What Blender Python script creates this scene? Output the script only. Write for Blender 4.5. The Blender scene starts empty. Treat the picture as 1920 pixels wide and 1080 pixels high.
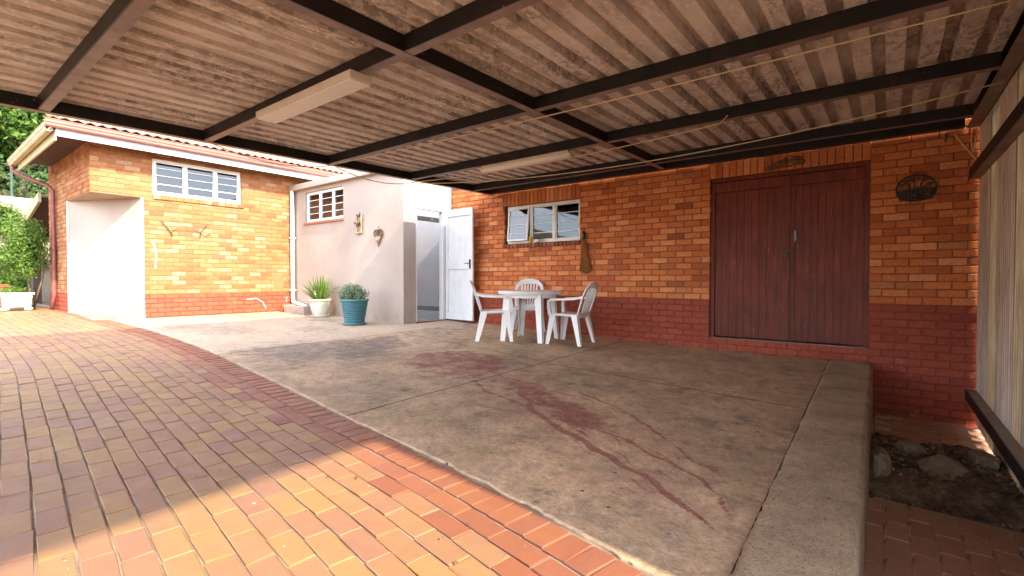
import bpy, math, random
from mathutils import Vector, noise as mnoise
random.seed(7)
R = math.radians
SC = bpy.context.scene
COL = SC.collection

# ------------------------------------------------------------------ camera
FPX, YAW, PIT = 906.3, R(-37.855), R(-1.024)
cam_d = bpy.data.cameras.new('camera'); cam = bpy.data.objects.new('camera', cam_d); COL.objects.link(cam)
cam_d.sensor_width = 36.0; cam_d.lens = FPX / 1920 * 36.0
cam_d.clip_start = 0.02; cam_d.clip_end = 2000
cam.location = (0, 0, 0); cam.rotation_euler = (R(90) + PIT, 0, -YAW)
SC.camera = cam

# ------------------------------------------------------------------ world, sun, exposure
SUN = Vector((0.800, -0.072, 0.592)).normalized()
SUN_EL = math.asin(SUN.z); SUN_AZ = math.atan2(SUN.x, SUN.y)
W = bpy.data.worlds.new('World'); SC.world = W; W.use_nodes = True
wn = W.node_tree.nodes; wl = W.node_tree.links
bg = wn['Background']; bg.inputs[1].default_value = 0.15
sky = wn.new('ShaderNodeTexSky'); sky.sky_type = 'NISHITA'; sky.sun_disc = False
sky.sun_elevation = SUN_EL; sky.sun_rotation = SUN_AZ
sky.air_density = 1.0; sky.dust_density = 0.7
# clouds all round the sky, brightened and blued to add fill light
tcw = wn.new('ShaderNodeTexCoord'); mpw = wn.new('ShaderNodeMapping'); mpw.inputs['Scale'].default_value = (1, 1, 2.2)
nzw = wn.new('ShaderNodeTexNoise'); nzw.inputs['Scale'].default_value = 2.6; nzw.inputs['Detail'].default_value = 7
rmw = wn.new('ShaderNodeValToRGB'); rmw.color_ramp.elements[0].position = 0.38; rmw.color_ramp.elements[1].position = 0.62
rmw.color_ramp.elements[1].color = (0.8, 0.8, 0.8, 1)
mxw = wn.new('ShaderNodeMix'); mxw.data_type = 'RGBA'
mxw.inputs['B'].default_value = (9.0, 9.3, 10.2, 1)
wl.new(tcw.outputs['Generated'], mpw.inputs['Vector']); wl.new(mpw.outputs[0], nzw.inputs['Vector'])
wl.new(nzw.outputs['Fac'], rmw.inputs[0]); wl.new(rmw.outputs[0], mxw.inputs['Factor'])
wl.new(sky.outputs[0], mxw.inputs['A']); wl.new(mxw.outputs['Result'], bg.inputs[0])

sd = bpy.data.lights.new('sun', 'SUN'); sd.energy = 2.0; sd.angle = R(1.2); sd.color = (1.0, 0.85, 0.62)
so = bpy.data.objects.new('sun', sd); COL.objects.link(so); so.rotation_euler = SUN.to_track_quat('Z', 'Y').to_euler()
so.location = (8, -2, 12)

vs = SC.view_settings
vs.view_transform = 'Standard'; vs.look = 'None'; vs.gamma = 1.0; vs.use_curve_mapping = False
vs.exposure = 2.72
SC.render.engine = 'CYCLES'
cy = SC.cycles
cy.use_denoising = True
cy.max_bounces = 10; cy.diffuse_bounces = 6; cy.glossy_bounces = 4; cy.transmission_bounces = 6; cy.transparent_max_bounces = 12
cy.caustics_reflective = False; cy.caustics_refractive = False; cy.sample_clamp_indirect = 8

# ------------------------------------------------------------------ helpers
def tag(o, label=None, cat=None, group=None, kind=None):
    if label: o['label'] = label
    if cat: o['category'] = cat
    if group: o['group'] = group
    if kind: o['kind'] = kind
    return o

def wloc(o):
    v = Vector((0, 0, 0))
    while o is not None:
        v = v + Vector(o.location); o = o.parent
    return v

def empty(name, loc=(0, 0, 0), rz=0, label=None, cat=None, group=None):
    o = bpy.data.objects.new(name, None); COL.objects.link(o)
    o.location = loc; o.rotation_euler = (0, 0, rz); o.empty_display_size = 0.1
    return tag(o, label, cat, group)

def link(name, me, parent=None, loc=None, rz=0):
    o = bpy.data.objects.new(name, me); COL.objects.link(o)
    if parent is not None: o.parent = parent
    if loc is not None: o.location = loc
    if rz: o.rotation_euler = (0, 0, rz)
    return o

def nz(x, y, z=0.0, s=1.0):
    return mnoise.noise(Vector((x * s, y * s, z * s)))

class MB:
    def __init__(s): s.v = []; s.f = []; s.m = []; s.r = []
    def add(s, vs_, fs, mi=0, rnd=0.0):
        b = len(s.v); s.v += [tuple(p) for p in vs_]
        for f in fs: s.f.append(tuple(i + b for i in f)); s.m.append(mi); s.r.append(rnd)
        return s
    def box(s, a, b, mi=0, rnd=0.0):
        x0, y0, z0 = a; x1, y1, z1 = b
        return s.add([(x0,y0,z0),(x1,y0,z0),(x1,y1,z0),(x0,y1,z0),(x0,y0,z1),(x1,y0,z1),(x1,y1,z1),(x0,y1,z1)],
              [(0,3,2,1),(4,5,6,7),(0,1,5,4),(1,2,6,5),(2,3,7,6),(3,0,4,7)], mi, rnd)
    def cbox(s, a, b, c=0.004, mi=0, rnd=0.0):
        """box with all edges chamfered"""
        x0, y0, z0 = a; x1, y1, z1 = b; V = []
        def ring(z, i): return [(x0+i,y0+i,z),(x1-i,y0+i,z),(x1-i,y1-i,z),(x0+i,y1-i,z)]
        V = ring(z0, c) + ring(z0 + c, 0) + ring(z1 - c, 0) + ring(z1, c)
        F = [(3,2,1,0),(12,13,14,15)]
        for k in range(3):
            for i in range(4):
                j = (i + 1) % 4; F.append((k*4+i, k*4+j, k*4+4+j, k*4+4+i))
        return s.add(V, F, mi, rnd)
    def quad(s, a, b, c, d, mi=0, rnd=0.0): return s.add([a, b, c, d], [(0,1,2,3)], mi, rnd)
    def tube(s, pts, r, n=6, mi=0, rnd=0.0, cap=True):
        pts = [Vector(p) for p in pts]; m = len(pts)
        rs = r if isinstance(r, (list, tuple)) else [r] * m
        V = []; F = []; up = Vector((0, 0, 1)); prev = None
        for i in range(m):
            t = (pts[min(i+1, m-1)] - pts[max(i-1, 0)])
            if t.length < 1e-9: t = Vector((0, 0, 1))
            t.normalize()
            if prev is None:
                a = t.cross(up if abs(t.z) < 0.9 else Vector((1, 0, 0)))
            else:
                a = prev - t * prev.dot(t)
                if a.length < 1e-6: a = t.cross(Vector((1, 0, 0)))
            a.normalize(); prev = a; b = t.cross(a)
            for k in range(n):
                w = 2 * math.pi * k / n
                V.append(pts[i] + (a * math.cos(w) + b * math.sin(w)) * rs[i])
        for i in range(m - 1):
            for k in range(n):
                F.append((i*n+k, i*n+(k+1)%n, (i+1)*n+(k+1)%n, (i+1)*n+k))
        if cap:
            F.append(tuple(reversed(range(n)))); F.append(tuple(range((m-1)*n, m*n)))
        return s.add(V, F, mi, rnd)
    def sweep(s, pts, wid, hei, side=(1, 0, 0), mi=0, rnd=0.0):
        """rectangular section along pts; width along `side`, height across"""
        pts = [Vector(p) for p in pts]; m = len(pts); sd_ = Vector(side).normalized(); V = []; F = []
        ws = wid if isinstance(wid, (list, tuple)) else [wid] * m
        hs = hei if isinstance(hei, (list, tuple)) else [hei] * m
        for i in range(m):
            t = (pts[min(i+1, m-1)] - pts[max(i-1, 0)]).normalized()
            a = (sd_ - t * sd_.dot(t)).normalized(); b = t.cross(a)
            for (p, q) in ((-1,-1),(1,-1),(1,1),(-1,1)):
                V.append(pts[i] + a * (p * ws[i] / 2) + b * (q * hs[i] / 2))
        for i in range(m - 1):
            for k in range(4): F.append((i*4+k, i*4+(k+1)%4, (i+1)*4+(k+1)%4, (i+1)*4+k))
        F.append((3,2,1,0)); F.append(tuple((m-1)*4 + k for k in range(4)))
        return s.add(V, F, mi, rnd)
    def lathe(s, prof, n=32, c=(0, 0, 0), mi=0, close=False):
        V = []; F = []; m = len(prof)
        for (r, z) in prof:
            for k in range(n):
                w = 2 * math.pi * k / n
                V.append((c[0] + r * math.cos(w), c[1] + r * math.sin(w), c[2] + z))
        for i in range(m - 1):
            for k in range(n): F.append((i*n+k, i*n+(k+1)%n, (i+1)*n+(k+1)%n, (i+1)*n+k))
        F.append(tuple(reversed(range(n)))); F.append(tuple(range((m-1)*n, m*n)))
        return s.add(V, F, mi)
    def mesh(s, name, mats, off=(0, 0, 0), smooth=False, rnd=False):
        me = bpy.data.meshes.new(name)
        o = Vector(off)
        me.from_pydata([tuple(Vector(p) - o) for p in s.v], [], s.f)
        for m in (mats if isinstance(mats, (list, tuple)) else [mats]): me.materials.append(m)
        if any(s.m): me.polygons.foreach_set('material_index', s.m)
        if smooth: me.polygons.foreach_set('use_smooth', [True] * len(s.f))
        if rnd:
            at = me.attributes.new('rnd', 'FLOAT', 'FACE'); at.data.foreach_set('value', s.r)
        me.update()
        return me
    def build(s, name, mats, parent=None, smooth=False, rnd=False, local=False):
        off = (0, 0, 0) if (local or parent is None) else wloc(parent)
        return link(name, s.mesh(name, mats, off, smooth, rnd), parent)

def project(P):
    f = Vector((math.sin(YAW)*math.cos(PIT), math.cos(YAW)*math.cos(PIT), math.sin(PIT)))
    r = Vector((math.cos(YAW), -math.sin(YAW), 0)); u = r.cross(f); P = Vector(P); d = P.dot(f)
    if d < 0.05: return None
    return (960 + FPX * P.dot(r) / d, 540 - FPX * P.dot(u) / d, d)

def in_view(P, m=20):
    q = project(P)
    return q is not None and -m < q[0] < 1920 + m and -m < q[1] < 1080 + m

# ------------------------------------------------------------------ materials
class Mat:
    def __init__(s, name):
        s.m = bpy.data.materials.new(name); s.m.use_nodes = True
        s.n = s.m.node_tree.nodes; s.l = s.m.node_tree.links
        s.b = s.n['Principled BSDF']; s.out = s.n['Material Output']
        s.pos = s.n.new('ShaderNodeNewGeometry').outputs['Position']
    def noise(s, scale, detail=4, rough=0.55, vec=None, sc3=None, dist=0.0):
        t = s.n.new('ShaderNodeTexNoise'); t.inputs['Scale'].default_value = scale
        t.inputs['Detail'].default_value = detail; t.inputs['Roughness'].default_value = rough; t.inputs['Distortion'].default_value = dist
        v = vec or s.pos
        if sc3:
            mp = s.n.new('ShaderNodeMapping'); mp.inputs['Scale'].default_value = sc3; s.l.new(v, mp.inputs['Vector']); v = mp.outputs[0]
        s.l.new(v, t.inputs['Vector']); return t.outputs['Fac']
    def ramp(s, fac, stops, interp='LINEAR'):
        r = s.n.new('ShaderNodeValToRGB'); cr = r.color_ramp; cr.interpolation = interp
        while len(cr.elements) < len(stops): cr.elements.new(0.5)
        for e, (p, c) in zip(cr.elements, stops):
            e.position = p; e.color = (*c, 1) if len(c) == 3 else c
        s.l.new(fac, r.inputs[0]); return r.outputs[0]
    def step(s, fac, a, b): return s.ramp(fac, [(a, (0, 0, 0)), (b, (1, 1, 1))])
    def mix(s, fac, a, b, mode='MIX'):
        x = s.n.new('ShaderNodeMix'); x.data_type = 'RGBA'; x.blend_type = mode
        for k, v in (('Factor', fac), ('A', a), ('B', b)):
            if isinstance(v, (int, float)): x.inputs[k].default_value = v
            elif isinstance(v, tuple): x.inputs[k].default_value = (*v, 1)
            else: s.l.new(v, x.inputs[k])
        return x.outputs['Result']
    def math(s, op, a, b=0.0, clamp=False):
        x = s.n.new('ShaderNodeMath'); x.operation = op; x.use_clamp = clamp
        for i, v in enumerate((a, b)):
            if isinstance(v, (int, float)): x.inputs[i].default_value = v
            else: s.l.new(v, x.inputs[i])
        return x.outputs[0]
    def attr(s, name):
        a = s.n.new('ShaderNodeAttribute'); a.attribute_name = name; return a.outputs['Fac']
    def rnd(s):
        """one random number per object, or per piece inside a joined mesh"""
        oi = s.n.new('ShaderNodeObjectInfo').outputs['Random']
        return s.math('FRACT', s.math('ADD', oi, s.attr('rnd')))
    def bump(s, h, strength=0.3, dist=0.01):
        b = s.n.new('ShaderNodeBump'); b.inputs['Strength'].default_value = strength; b.inputs['Distance'].default_value = dist
        s.l.new(h, b.inputs['Height']); s.l.new(b.outputs[0], s.b.inputs['Normal'])
    def col(s, c):
        if isinstance(c, tuple): s.b.inputs['Base Color'].default_value = (*c, 1)
        else: s.l.new(c, s.b.inputs['Base Color'])
    def set(s, rough=0.8, spec=0.3, metal=0.0):
        if isinstance(rough, (int, float)): s.b.inputs['Roughness'].default_value = rough
        else: s.l.new(rough, s.b.inputs['Roughness'])
        s.b.inputs['Specular IOR Level'].default_value = spec; s.b.inputs['Metallic'].default_value = metal
        return s.m

def simple(name, c1, c2, scale=6, rough=0.7, spec=0.3, bump=0.15, bscale=80, metal=0.0, spots=None, sc3=None):
    m = Mat(name)
    c = m.mix(m.step(m.noise(scale, 6, sc3=sc3), 0.32, 0.68), c1, c2)
    if spots: c = m.mix(m.step(m.noise(scale * 5, 5, 0.7), 0.6, 0.72), c, spots)
    m.col(c)
    if bump: m.bump(m.noise(bscale, 4), bump, 0.004)
    return m.set(rough, spec, metal)

def brick_mat(name, stops, dirt=(0.10, 0.05, 0.035), rough=0.82, mot=0.35, spec=0.25):
    m = Mat(name)
    c = m.ramp(m.rnd(), stops)
    c = m.mix(m.math('MULTIPLY', m.step(m.noise(26, 6, 0.65), 0.42, 0.75), mot), c, dirt)
    c = m.mix(m.math('MULTIPLY', m.step(m.noise(1.3, 3), 0.35, 0.75), 0.22), c, dirt)
    c = m.mix(m.step(m.noise(140, 2), 0.68, 0.74), c, m.mix(0.5, c, (0.04, 0.025, 0.02)))
    c = m.mix(0.6, c, m.ramp(m.noise(38, 7, 0.75), [(0.3, (0.28,) * 3), (0.5, (0.5,) * 3), (0.72, (0.82,) * 3)]), 'OVERLAY')
    c = m.mix(m.math('MULTIPLY', m.step(m.noise(5.5, 7, 0.75), 0.60, 0.70), 0.20), c, (0.55, 0.42, 0.32))
    m.col(c); m.bump(m.noise(95, 5, 0.7), 0.6, 0.005)
    return m.set(rough, spec)

M = {}
M['brick'] = brick_mat('orange_face_brick', [(0.0, (0.42, 0.105, 0.034)), (0.22, (0.53, 0.15, 0.048)), (0.45, (0.62, 0.19, 0.062)), (0.7, (0.68, 0.235, 0.082)), (0.88, (0.74, 0.30, 0.125)), (1.0, (0.30, 0.085, 0.033))], dirt=(0.30, 0.075, 0.024))
M['brick_y'] = brick_mat('yellow_face_brick', [(0.0, (0.27, 0.088, 0.036)), (0.2, (0.325, 0.125, 0.05)), (0.5, (0.36, 0.152, 0.062)), (0.78, (0.385, 0.185, 0.08)), (0.93, (0.41, 0.25, 0.145)), (1.0, (0.25, 0.08, 0.035))], dirt=(0.27, 0.105, 0.042))
M['dado'] = brick_mat('red_painted_brick', [(0, (0.27, 0.050, 0.024)), (0.5, (0.33, 0.070, 0.033)), (1, (0.24, 0.045, 0.026))], dirt=(0.17, 0.034, 0.018), rough=0.62, mot=0.65, spec=0.2)
M['dado_y'] = brick_mat('sunlit_red_painted_brick', [(0, (0.33, 0.068, 0.036)), (0.5, (0.38, 0.09, 0.046)), (1, (0.30, 0.062, 0.034))], dirt=(0.33, 0.07, 0.04), rough=0.7)  # dado red with the sunlight on the house lightened into its colour
M['mortar'] = simple('brown_mortar', (0.20, 0.075, 0.035), (0.27, 0.11, 0.055), 9, 0.95, 0.1, 0.5, 120)
M['mortar_y'] = simple('tan_mortar', (0.27, 0.13, 0.06), (0.33, 0.165, 0.08), 9, 0.95, 0.1, 0.5, 120)
M['mortar_red'] = simple('red_painted_mortar', (0.18, 0.032, 0.018), (0.23, 0.044, 0.024), 9, 0.7, 0.3, 0.3, 120)
M['sill'] = brick_mat('dark_sill_brick', [(0, (0.20, 0.055, 0.035)), (0.5, (0.30, 0.085, 0.05)), (1, (0.42, 0.15, 0.075))])

def paver_mat(name, stops, dirt):
    m = Mat(name)
    c = m.ramp(m.rnd(), stops)
    c = m.mix(m.math('MULTIPLY', m.step(m.noise(14, 6, 0.65), 0.4, 0.8), 0.45), c, dirt)
    c = m.mix(m.math('MULTIPLY', m.step(m.noise(0.9, 4), 0.40, 0.7), 0.25), c, dirt)
    c = m.mix(m.step(m.noise(190, 2), 0.66, 0.74), c, (0.10, 0.05, 0.035))
    c = m.mix(m.step(m.noise(33, 2), 0.76, 0.79), c, (0.62, 0.56, 0.5))
    m.col(c); m.bump(m.noise(150, 5, 0.7), 0.5, 0.003)
    return m.set(m.ramp(m.noise(8, 3), [(0.3, (0.48,) * 3), (0.7, (0.7,) * 3)]), 0.4)
M['paver'] = paver_mat('tan_clay_paver', [(0, (0.255, 0.125, 0.068)), (0.3, (0.295, 0.158, 0.062)), (0.6, (0.31, 0.172, 0.058)), (0.85, (0.28, 0.138, 0.068)), (1, (0.25, 0.120, 0.072))], (0.18, 0.105, 0.09))
M['paver_r'] = paver_mat('red_clay_paver', [(0, (0.23, 0.080, 0.042)), (0.5, (0.28, 0.105, 0.048)), (1, (0.24, 0.088, 0.052))], (0.16, 0.072, 0.05))
M['paver_d'] = paver_mat('dark_clay_paver', [(0, (0.40, 0.20, 0.115)), (0.5, (0.50, 0.26, 0.15)), (1, (0.44, 0.225, 0.135))], (0.28, 0.165, 0.105))
M['joint'] = simple('paver_joint_sand', (0.20, 0.15, 0.11), (0.36, 0.29, 0.23), 5, 0.95, 0.1, 0.6, 150, spots=(0.08, 0.06, 0.05))

# concrete slab: stains come from their own painted shapes stored on the mesh
m = Mat('stained_concrete')
n1 = m.noise(1.6, 8, 0.6); n2 = m.noise(7, 7, 0.65); n3 = m.noise(45, 5, 0.7)
c = m.ramp(n1, [(0.3, (0.25, 0.165, 0.098)), (0.48, (0.41, 0.265, 0.155)), (0.7, (0.53, 0.345, 0.20))])
c = m.mix(m.math('MULTIPLY', m.step(m.noise(2.3, 5, 0.6), 0.52, 0.68), 0.55), c, (0.19, 0.15, 0.07))
c = m.mix(m.math('MULTIPLY', m.step(n2, 0.5, 0.72), 0.6), c, (0.16, 0.10, 0.072))
c = m.mix(m.math('MULTIPLY', m.step(m.noise(5, 5, 0.6, sc3=(1, 0.45, 1)), 0.54, 0.70), 0.45), c, (0.46, 0.34, 0.25))
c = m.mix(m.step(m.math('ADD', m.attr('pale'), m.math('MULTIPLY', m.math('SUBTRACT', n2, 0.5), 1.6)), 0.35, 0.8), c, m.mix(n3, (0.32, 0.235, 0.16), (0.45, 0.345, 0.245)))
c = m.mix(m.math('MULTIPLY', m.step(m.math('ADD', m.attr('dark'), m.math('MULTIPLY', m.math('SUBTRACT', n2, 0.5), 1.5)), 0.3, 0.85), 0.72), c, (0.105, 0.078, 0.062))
c = m.mix(m.math('MULTIPLY', m.step(n3, 0.53, 0.70), 0.6), c, (0.12, 0.085, 0.062))
c = m.mix(m.math('MULTIPLY', m.step(m.noise(90, 4, 0.7), 0.56, 0.66), 0.5), c, (0.50, 0.40, 0.31))
c = m.mix(m.math('MULTIPLY', m.step(m.noise(3.4, 6, 0.7, dist=0.6), 0.56, 0.66), 0.45), c, (0.13, 0.10, 0.075))
vo = m.n.new('ShaderNodeTexVoronoi'); vo.feature = 'DISTANCE_TO_EDGE'; vo.inputs['Scale'].default_value = 0.9
vd = m.n.new('ShaderNodeVectorMath'); vd.operation = 'ADD'; nzc = m.n.new('ShaderNodeTexNoise'); nzc.inputs['Scale'].default_value = 3.5; nzc.inputs['Detail'].default_value = 8
m.l.new(m.pos, nzc.inputs['Vector']); m.l.new(m.pos, vd.inputs[0]); m.l.new(nzc.outputs['Color'], vd.inputs[1]); m.l.new(vd.outputs[0], vo.inputs['Vector'])
crk = m.math('MULTIPLY', m.ramp(vo.outputs['Distance'], [(0.0, (1, 1, 1)), (0.006, (0, 0, 0))]), m.step(m.noise(0.7, 3), 0.5, 0.6))
c = m.mix(m.math('MULTIPLY', crk, 0.8), c, (0.05, 0.038, 0.03))
c = m.mix(m.step(m.noise(17, 3, 0.6), 0.70, 0.73), c, (0.05, 0.042, 0.038))
c = m.mix(m.math('MULTIPLY', m.math('MULTIPLY', m.attr('wash'), 0.62), m.ramp(n2, [(0.3, (0.4,) * 3), (0.7, (1,) * 3)])), c, (0.235, 0.105, 0.078))
c = m.mix(m.math('MULTIPLY', m.step(m.math('ADD', m.attr('red'), m.math('MULTIPLY', m.math('SUBTRACT', n2, 0.5), 0.9)), 0.42, 0.62), m.ramp(n3, [(0.35, (0.9,) * 3), (0.7, (0.45,) * 3)])), c, (0.20, 0.045, 0.038))
c = m.mix(0.55, c, m.ramp(m.noise(26, 9, 0.8), [(0.3, (0.22,) * 3), (0.5, (0.5,) * 3), (0.7, (0.85,) * 3)]), 'OVERLAY')
m.col(c); m.bump(m.math('ADD', m.noise(60, 6, 0.7), m.math('MULTIPLY', m.noise(9, 4), 2.0)), 0.6, 0.008)
M['slab'] = m.set(m.ramp(n2, [(0.3, (0.55,) * 3), (0.7, (0.85,) * 3)]), 0.35)

m = Mat('rough_kerb_concrete')
n1 = m.noise(3.0, 9, 0.72); n3 = m.noise(60, 7, 0.8)
c = m.ramp(n1, [(0.3, (0.29, 0.195, 0.12)), (0.5, (0.46, 0.315, 0.195)), (0.7, (0.60, 0.425, 0.27))])
c = m.mix(m.math('MULTIPLY', m.step(m.noise(14, 5, 0.7), 0.5, 0.7), 0.35), c, (0.24, 0.16, 0.10))
c = m.mix(m.step(n3, 0.54, 0.64), c, (0.13, 0.095, 0.065)); c = m.mix(m.ramp(n3, [(0.27, (0.9, 0.9, 0.9)), (0.36, (0, 0, 0))]), c, (0.60, 0.50, 0.37))
m.col(c); m.bump(m.math('ADD', n3, m.noise(150, 3, 0.7)), 1.0, 0.014); M['kerb'] = m.set(0.92, 0.2)

m = Mat('cream_plaster')
c = m.mix(m.step(m.noise(1.1, 5), 0.35, 0.7), (0.345, 0.28, 0.232), (0.40, 0.335, 0.282))
c = m.mix(m.math('MULTIPLY', m.step(m.noise(4, 7, 0.7, sc3=(1, 1, 0.3)), 0.58, 0.75), 0.25), c, (0.30, 0.24, 0.195))
c = m.mix(m.math('MULTIPLY', m.step(m.noise(9, 7, 0.75), 0.60, 0.72), 0.22), c, (0.25, 0.20, 0.16))
szp = m.n.new('ShaderNodeSeparateXYZ'); m.l.new(m.pos, szp.inputs[0])
spl = m.math('MULTIPLY', m.ramp(m.math('ADD', szp.outputs[2], 1.0), [(0.22, (1, 1, 1)), (0.55, (0, 0, 0))]), m.step(m.noise(10, 6, 0.7, sc3=(1, 1, 0.5)), 0.38, 0.66))
c = m.mix(m.math('MULTIPLY', spl, 0.6), c, (0.22, 0.165, 0.12))
m.col(c); m.bump(m.math('ADD', m.noise(5, 4), m.math('MULTIPLY', m.noise(120, 4), 0.3)), 0.4, 0.012)
M['plaster'] = m.set(0.85, 0.25)
M['white'] = simple('white_gloss_paint', (0.70, 0.70, 0.70), (0.78, 0.78, 0.78), 5, 0.38, 0.5, 0.05, 40, spots=(0.55, 0.53, 0.50))
M['winwhite'] = simple('white_window_paint', (0.72, 0.71, 0.69), (0.80, 0.79, 0.77), 8, 0.45, 0.5, 0.1, 60)
M['plastic'] = simple('white_moulded_plastic', (0.70, 0.69, 0.68), (0.76, 0.75, 0.74), 9, 0.38, 0.5, 0.03, 60)
M['inner'] = simple('pale_room_paint', (0.55, 0.57, 0.58), (0.62, 0.63, 0.63), 3, 0.8, 0.3, 0.1)
M['floorgrey'] = simple('grey_screed', (0.22, 0.23, 0.24), (0.30, 0.31, 0.32), 6, 0.5, 0.4, 0.1)
M['black'] = simple('black_metal', (0.012, 0.012, 0.013), (0.03, 0.028, 0.027), 20, 0.5, 0.5, 0.1)
m = Mat('dark_brown_steel_paint')
c = m.mix(m.step(m.noise(4, 5), 0.4, 0.7), (0.010, 0.008, 0.008), (0.022, 0.015, 0.014))
c = m.mix(m.step(m.noise(38, 4, 0.7), 0.68, 0.73), c, (0.30, 0.26, 0.22))
m.col(c); m.bump(m.noise(30, 4), 0.15, 0.004); M['steel'] = m.set(0.45, 0.3)
m = Mat('pale_flange_paint')  # lighter brown than the steel webs
c = m.mix(m.step(m.noise(5, 6), 0.35, 0.7), (0.17, 0.118, 0.10), (0.30, 0.22, 0.185))
c = m.mix(m.step(m.noise(38, 4, 0.7), 0.68, 0.73), c, (0.34, 0.29, 0.25))
m.col(c); M['flange'] = m.set(0.5, 0.45)

m = Mat('dirty_roof_sheet')
rs_ = m.n.new('ShaderNodeObjectInfo').outputs['Random']
cmb = m.n.new('ShaderNodeCombineXYZ'); m.l.new(m.math('MULTIPLY', rs_, 37.0), cmb.inputs[1])
vad = m.n.new('ShaderNodeVectorMath'); m.l.new(m.pos, vad.inputs[0]); m.l.new(cmb.outputs[0], vad.inputs[1]); m.pos = vad.outputs[0]
na = m.noise(2.6, 8, 0.7, sc3=(2.6, 0.7, 1)); nb = m.noise(11, 8, 0.75, sc3=(1.8, 0.9, 1))
c = m.ramp(na, [(0.32, (0.48, 0.40, 0.36)), (0.48, (0.70, 0.61, 0.56)), (0.66, (0.82, 0.75, 0.70))])
fl = m.step(nb, 0.49, 0.535)
c = m.mix(m.math('MULTIPLY', m.math('MULTIPLY', fl, m.step(m.noise(1.1, 4), 0.38, 0.6)), 0.68), c, (0.20, 0.15, 0.125))
c = m.mix(m.math('MULTIPLY', m.step(m.noise(4, 6, 0.7, sc3=(7, 0.5, 1)), 0.60, 0.68), 0.5), c, (0.20, 0.10, 0.06))
c = m.mix(m.math('MULTIPLY', rs_, 0.28), c, (0.38, 0.30, 0.26))
c = m.mix(m.step(m.noise(19, 7, 0.75, sc3=(1.4, 0.8, 1)), 0.57, 0.62), c, (0.86, 0.76, 0.69))
m.col(c); m.bump(m.math('ADD', nb, m.noise(80, 5, 0.7)), 0.8, 0.008); M['roof'] = m.set(0.85, 0.25)

m = Mat('brown_dusty_fence_sheet')
c = m.ramp(m.noise(2.2, 6, 0.65, sc3=(1, 2.5, 0.5)), [(0.3, (0.38, 0.29, 0.235)), (0.55, (0.54, 0.435, 0.36)), (0.75, (0.66, 0.55, 0.46))])
c = m.mix(m.math('MULTIPLY', m.step(m.noise(12, 6, 0.7, sc3=(1, 1, 0.25)), 0.52, 0.7), 0.5), c, (0.11, 0.07, 0.045))
m.col(c); m.bump(m.noise(40, 5), 0.25, 0.005); M['fence'] = m.set(0.6, 0.35)
m = Mat('stained_translucent_sheet')
c = m.ramp(m.noise(3.2, 6, 0.65, sc3=(1, 3, 0.6)), [(0.3, (0.34, 0.27, 0.19)), (0.52, (0.44, 0.37, 0.28)), (0.7, (0.54, 0.51, 0.41))])
m.col(c); m.bump(m.noise(40, 5), 0.25, 0.005); m.set(0.45, 0.4)
tr = m.n.new('ShaderNodeBsdfTranslucent'); m.l.new(c, tr.inputs[0])
ms = m.n.new('ShaderNodeMixShader'); ms.inputs[0].default_value = 0.3
m.l.new(m.b.outputs[0], ms.inputs[1]); m.l.new(tr.outputs[0], ms.inputs[2]); m.l.new(ms.outputs[0], m.out.inputs[0])
M['fibre'] = m.m

m = Mat('worn_red_stained_wood')
g = m.noise(5, 6, 0.65, sc3=(9, 9, 0.55)); g2 = m.noise(1.6, 5)
c = m.ramp(g, [(0.3, (0.045, 0.009, 0.006)), (0.5, (0.15, 0.024, 0.012)), (0.72, (0.26, 0.044, 0.020))])
c = m.mix(m.math('MULTIPLY', m.step(g2, 0.42, 0.7), 0.6), c, (0.25, 0.045, 0.018))
c = m.mix(m.math('MULTIPLY', m.rnd(), 0.25), c, (0.07, 0.016, 0.010))
c = m.mix(m.math('MULTIPLY', m.step(m.noise(3.5, 7, 0.7, sc3=(10, 10, 0.7)), 0.54, 0.66), 0.5), c, (0.30, 0.085, 0.045))
sz = m.n.new('ShaderNodeSeparateXYZ'); m.l.new(m.pos, sz.inputs[0])
low = m.math('MULTIPLY', m.ramp(m.math('ADD', m.math('MULTIPLY', sz.outputs[2], 0.5), 0.5), [(0.08, (1, 1, 1)), (0.55, (0, 0, 0))]), m.ramp(m.noise(7, 5, 0.6, sc3=(4, 4, 0.4)), [(0.35, (0.3,) * 3), (0.7, (1,) * 3)]))
c = m.mix(m.math('MULTIPLY', low, 0.6), c, (0.050, 0.024, 0.017))
c = m.mix(m.step(m.noise(16, 6, 0.75, sc3=(3, 3, 0.35)), 0.645, 0.68), c, (0.36, 0.22, 0.16))
m.col(c); m.bump(g, 0.3, 0.005); M['doorwood'] = m.set(0.5, 0.22)

def glass_mat(name, tint, ior=1.9):
    m = Mat(name)
    gl = m.n.new('ShaderNodeBsdfGlossy'); gl.inputs['Roughness'].default_value = 0.015; gl.inputs['Color'].default_value = (0.95, 0.97, 1, 1)
    tp = m.n.new('ShaderNodeBsdfTransparent'); tp.inputs[0].default_value = (*tint, 1)
    fr = m.n.new('ShaderNodeFresnel'); fr.inputs[0].default_value = ior
    mx = m.n.new('ShaderNodeMixShader'); m.l.new(fr.outputs[0], mx.inputs[0]); m.l.new(tp.outputs[0], mx.inputs[1]); m.l.new(gl.outputs[0], mx.inputs[2])
    m.l.new(mx.outputs[0], m.out.inputs[0]); return m.m
M['glass'] = glass_mat('window_glass', (0.62, 0.65, 0.65), 1.62)
M['dark_room'] = simple('unlit_room_shade', (0.10, 0.085, 0.08), (0.14, 0.12, 0.11), 2, 0.9, 0.1, 0)  # dark wall colour stands in for the gloom of unlit rooms

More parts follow.
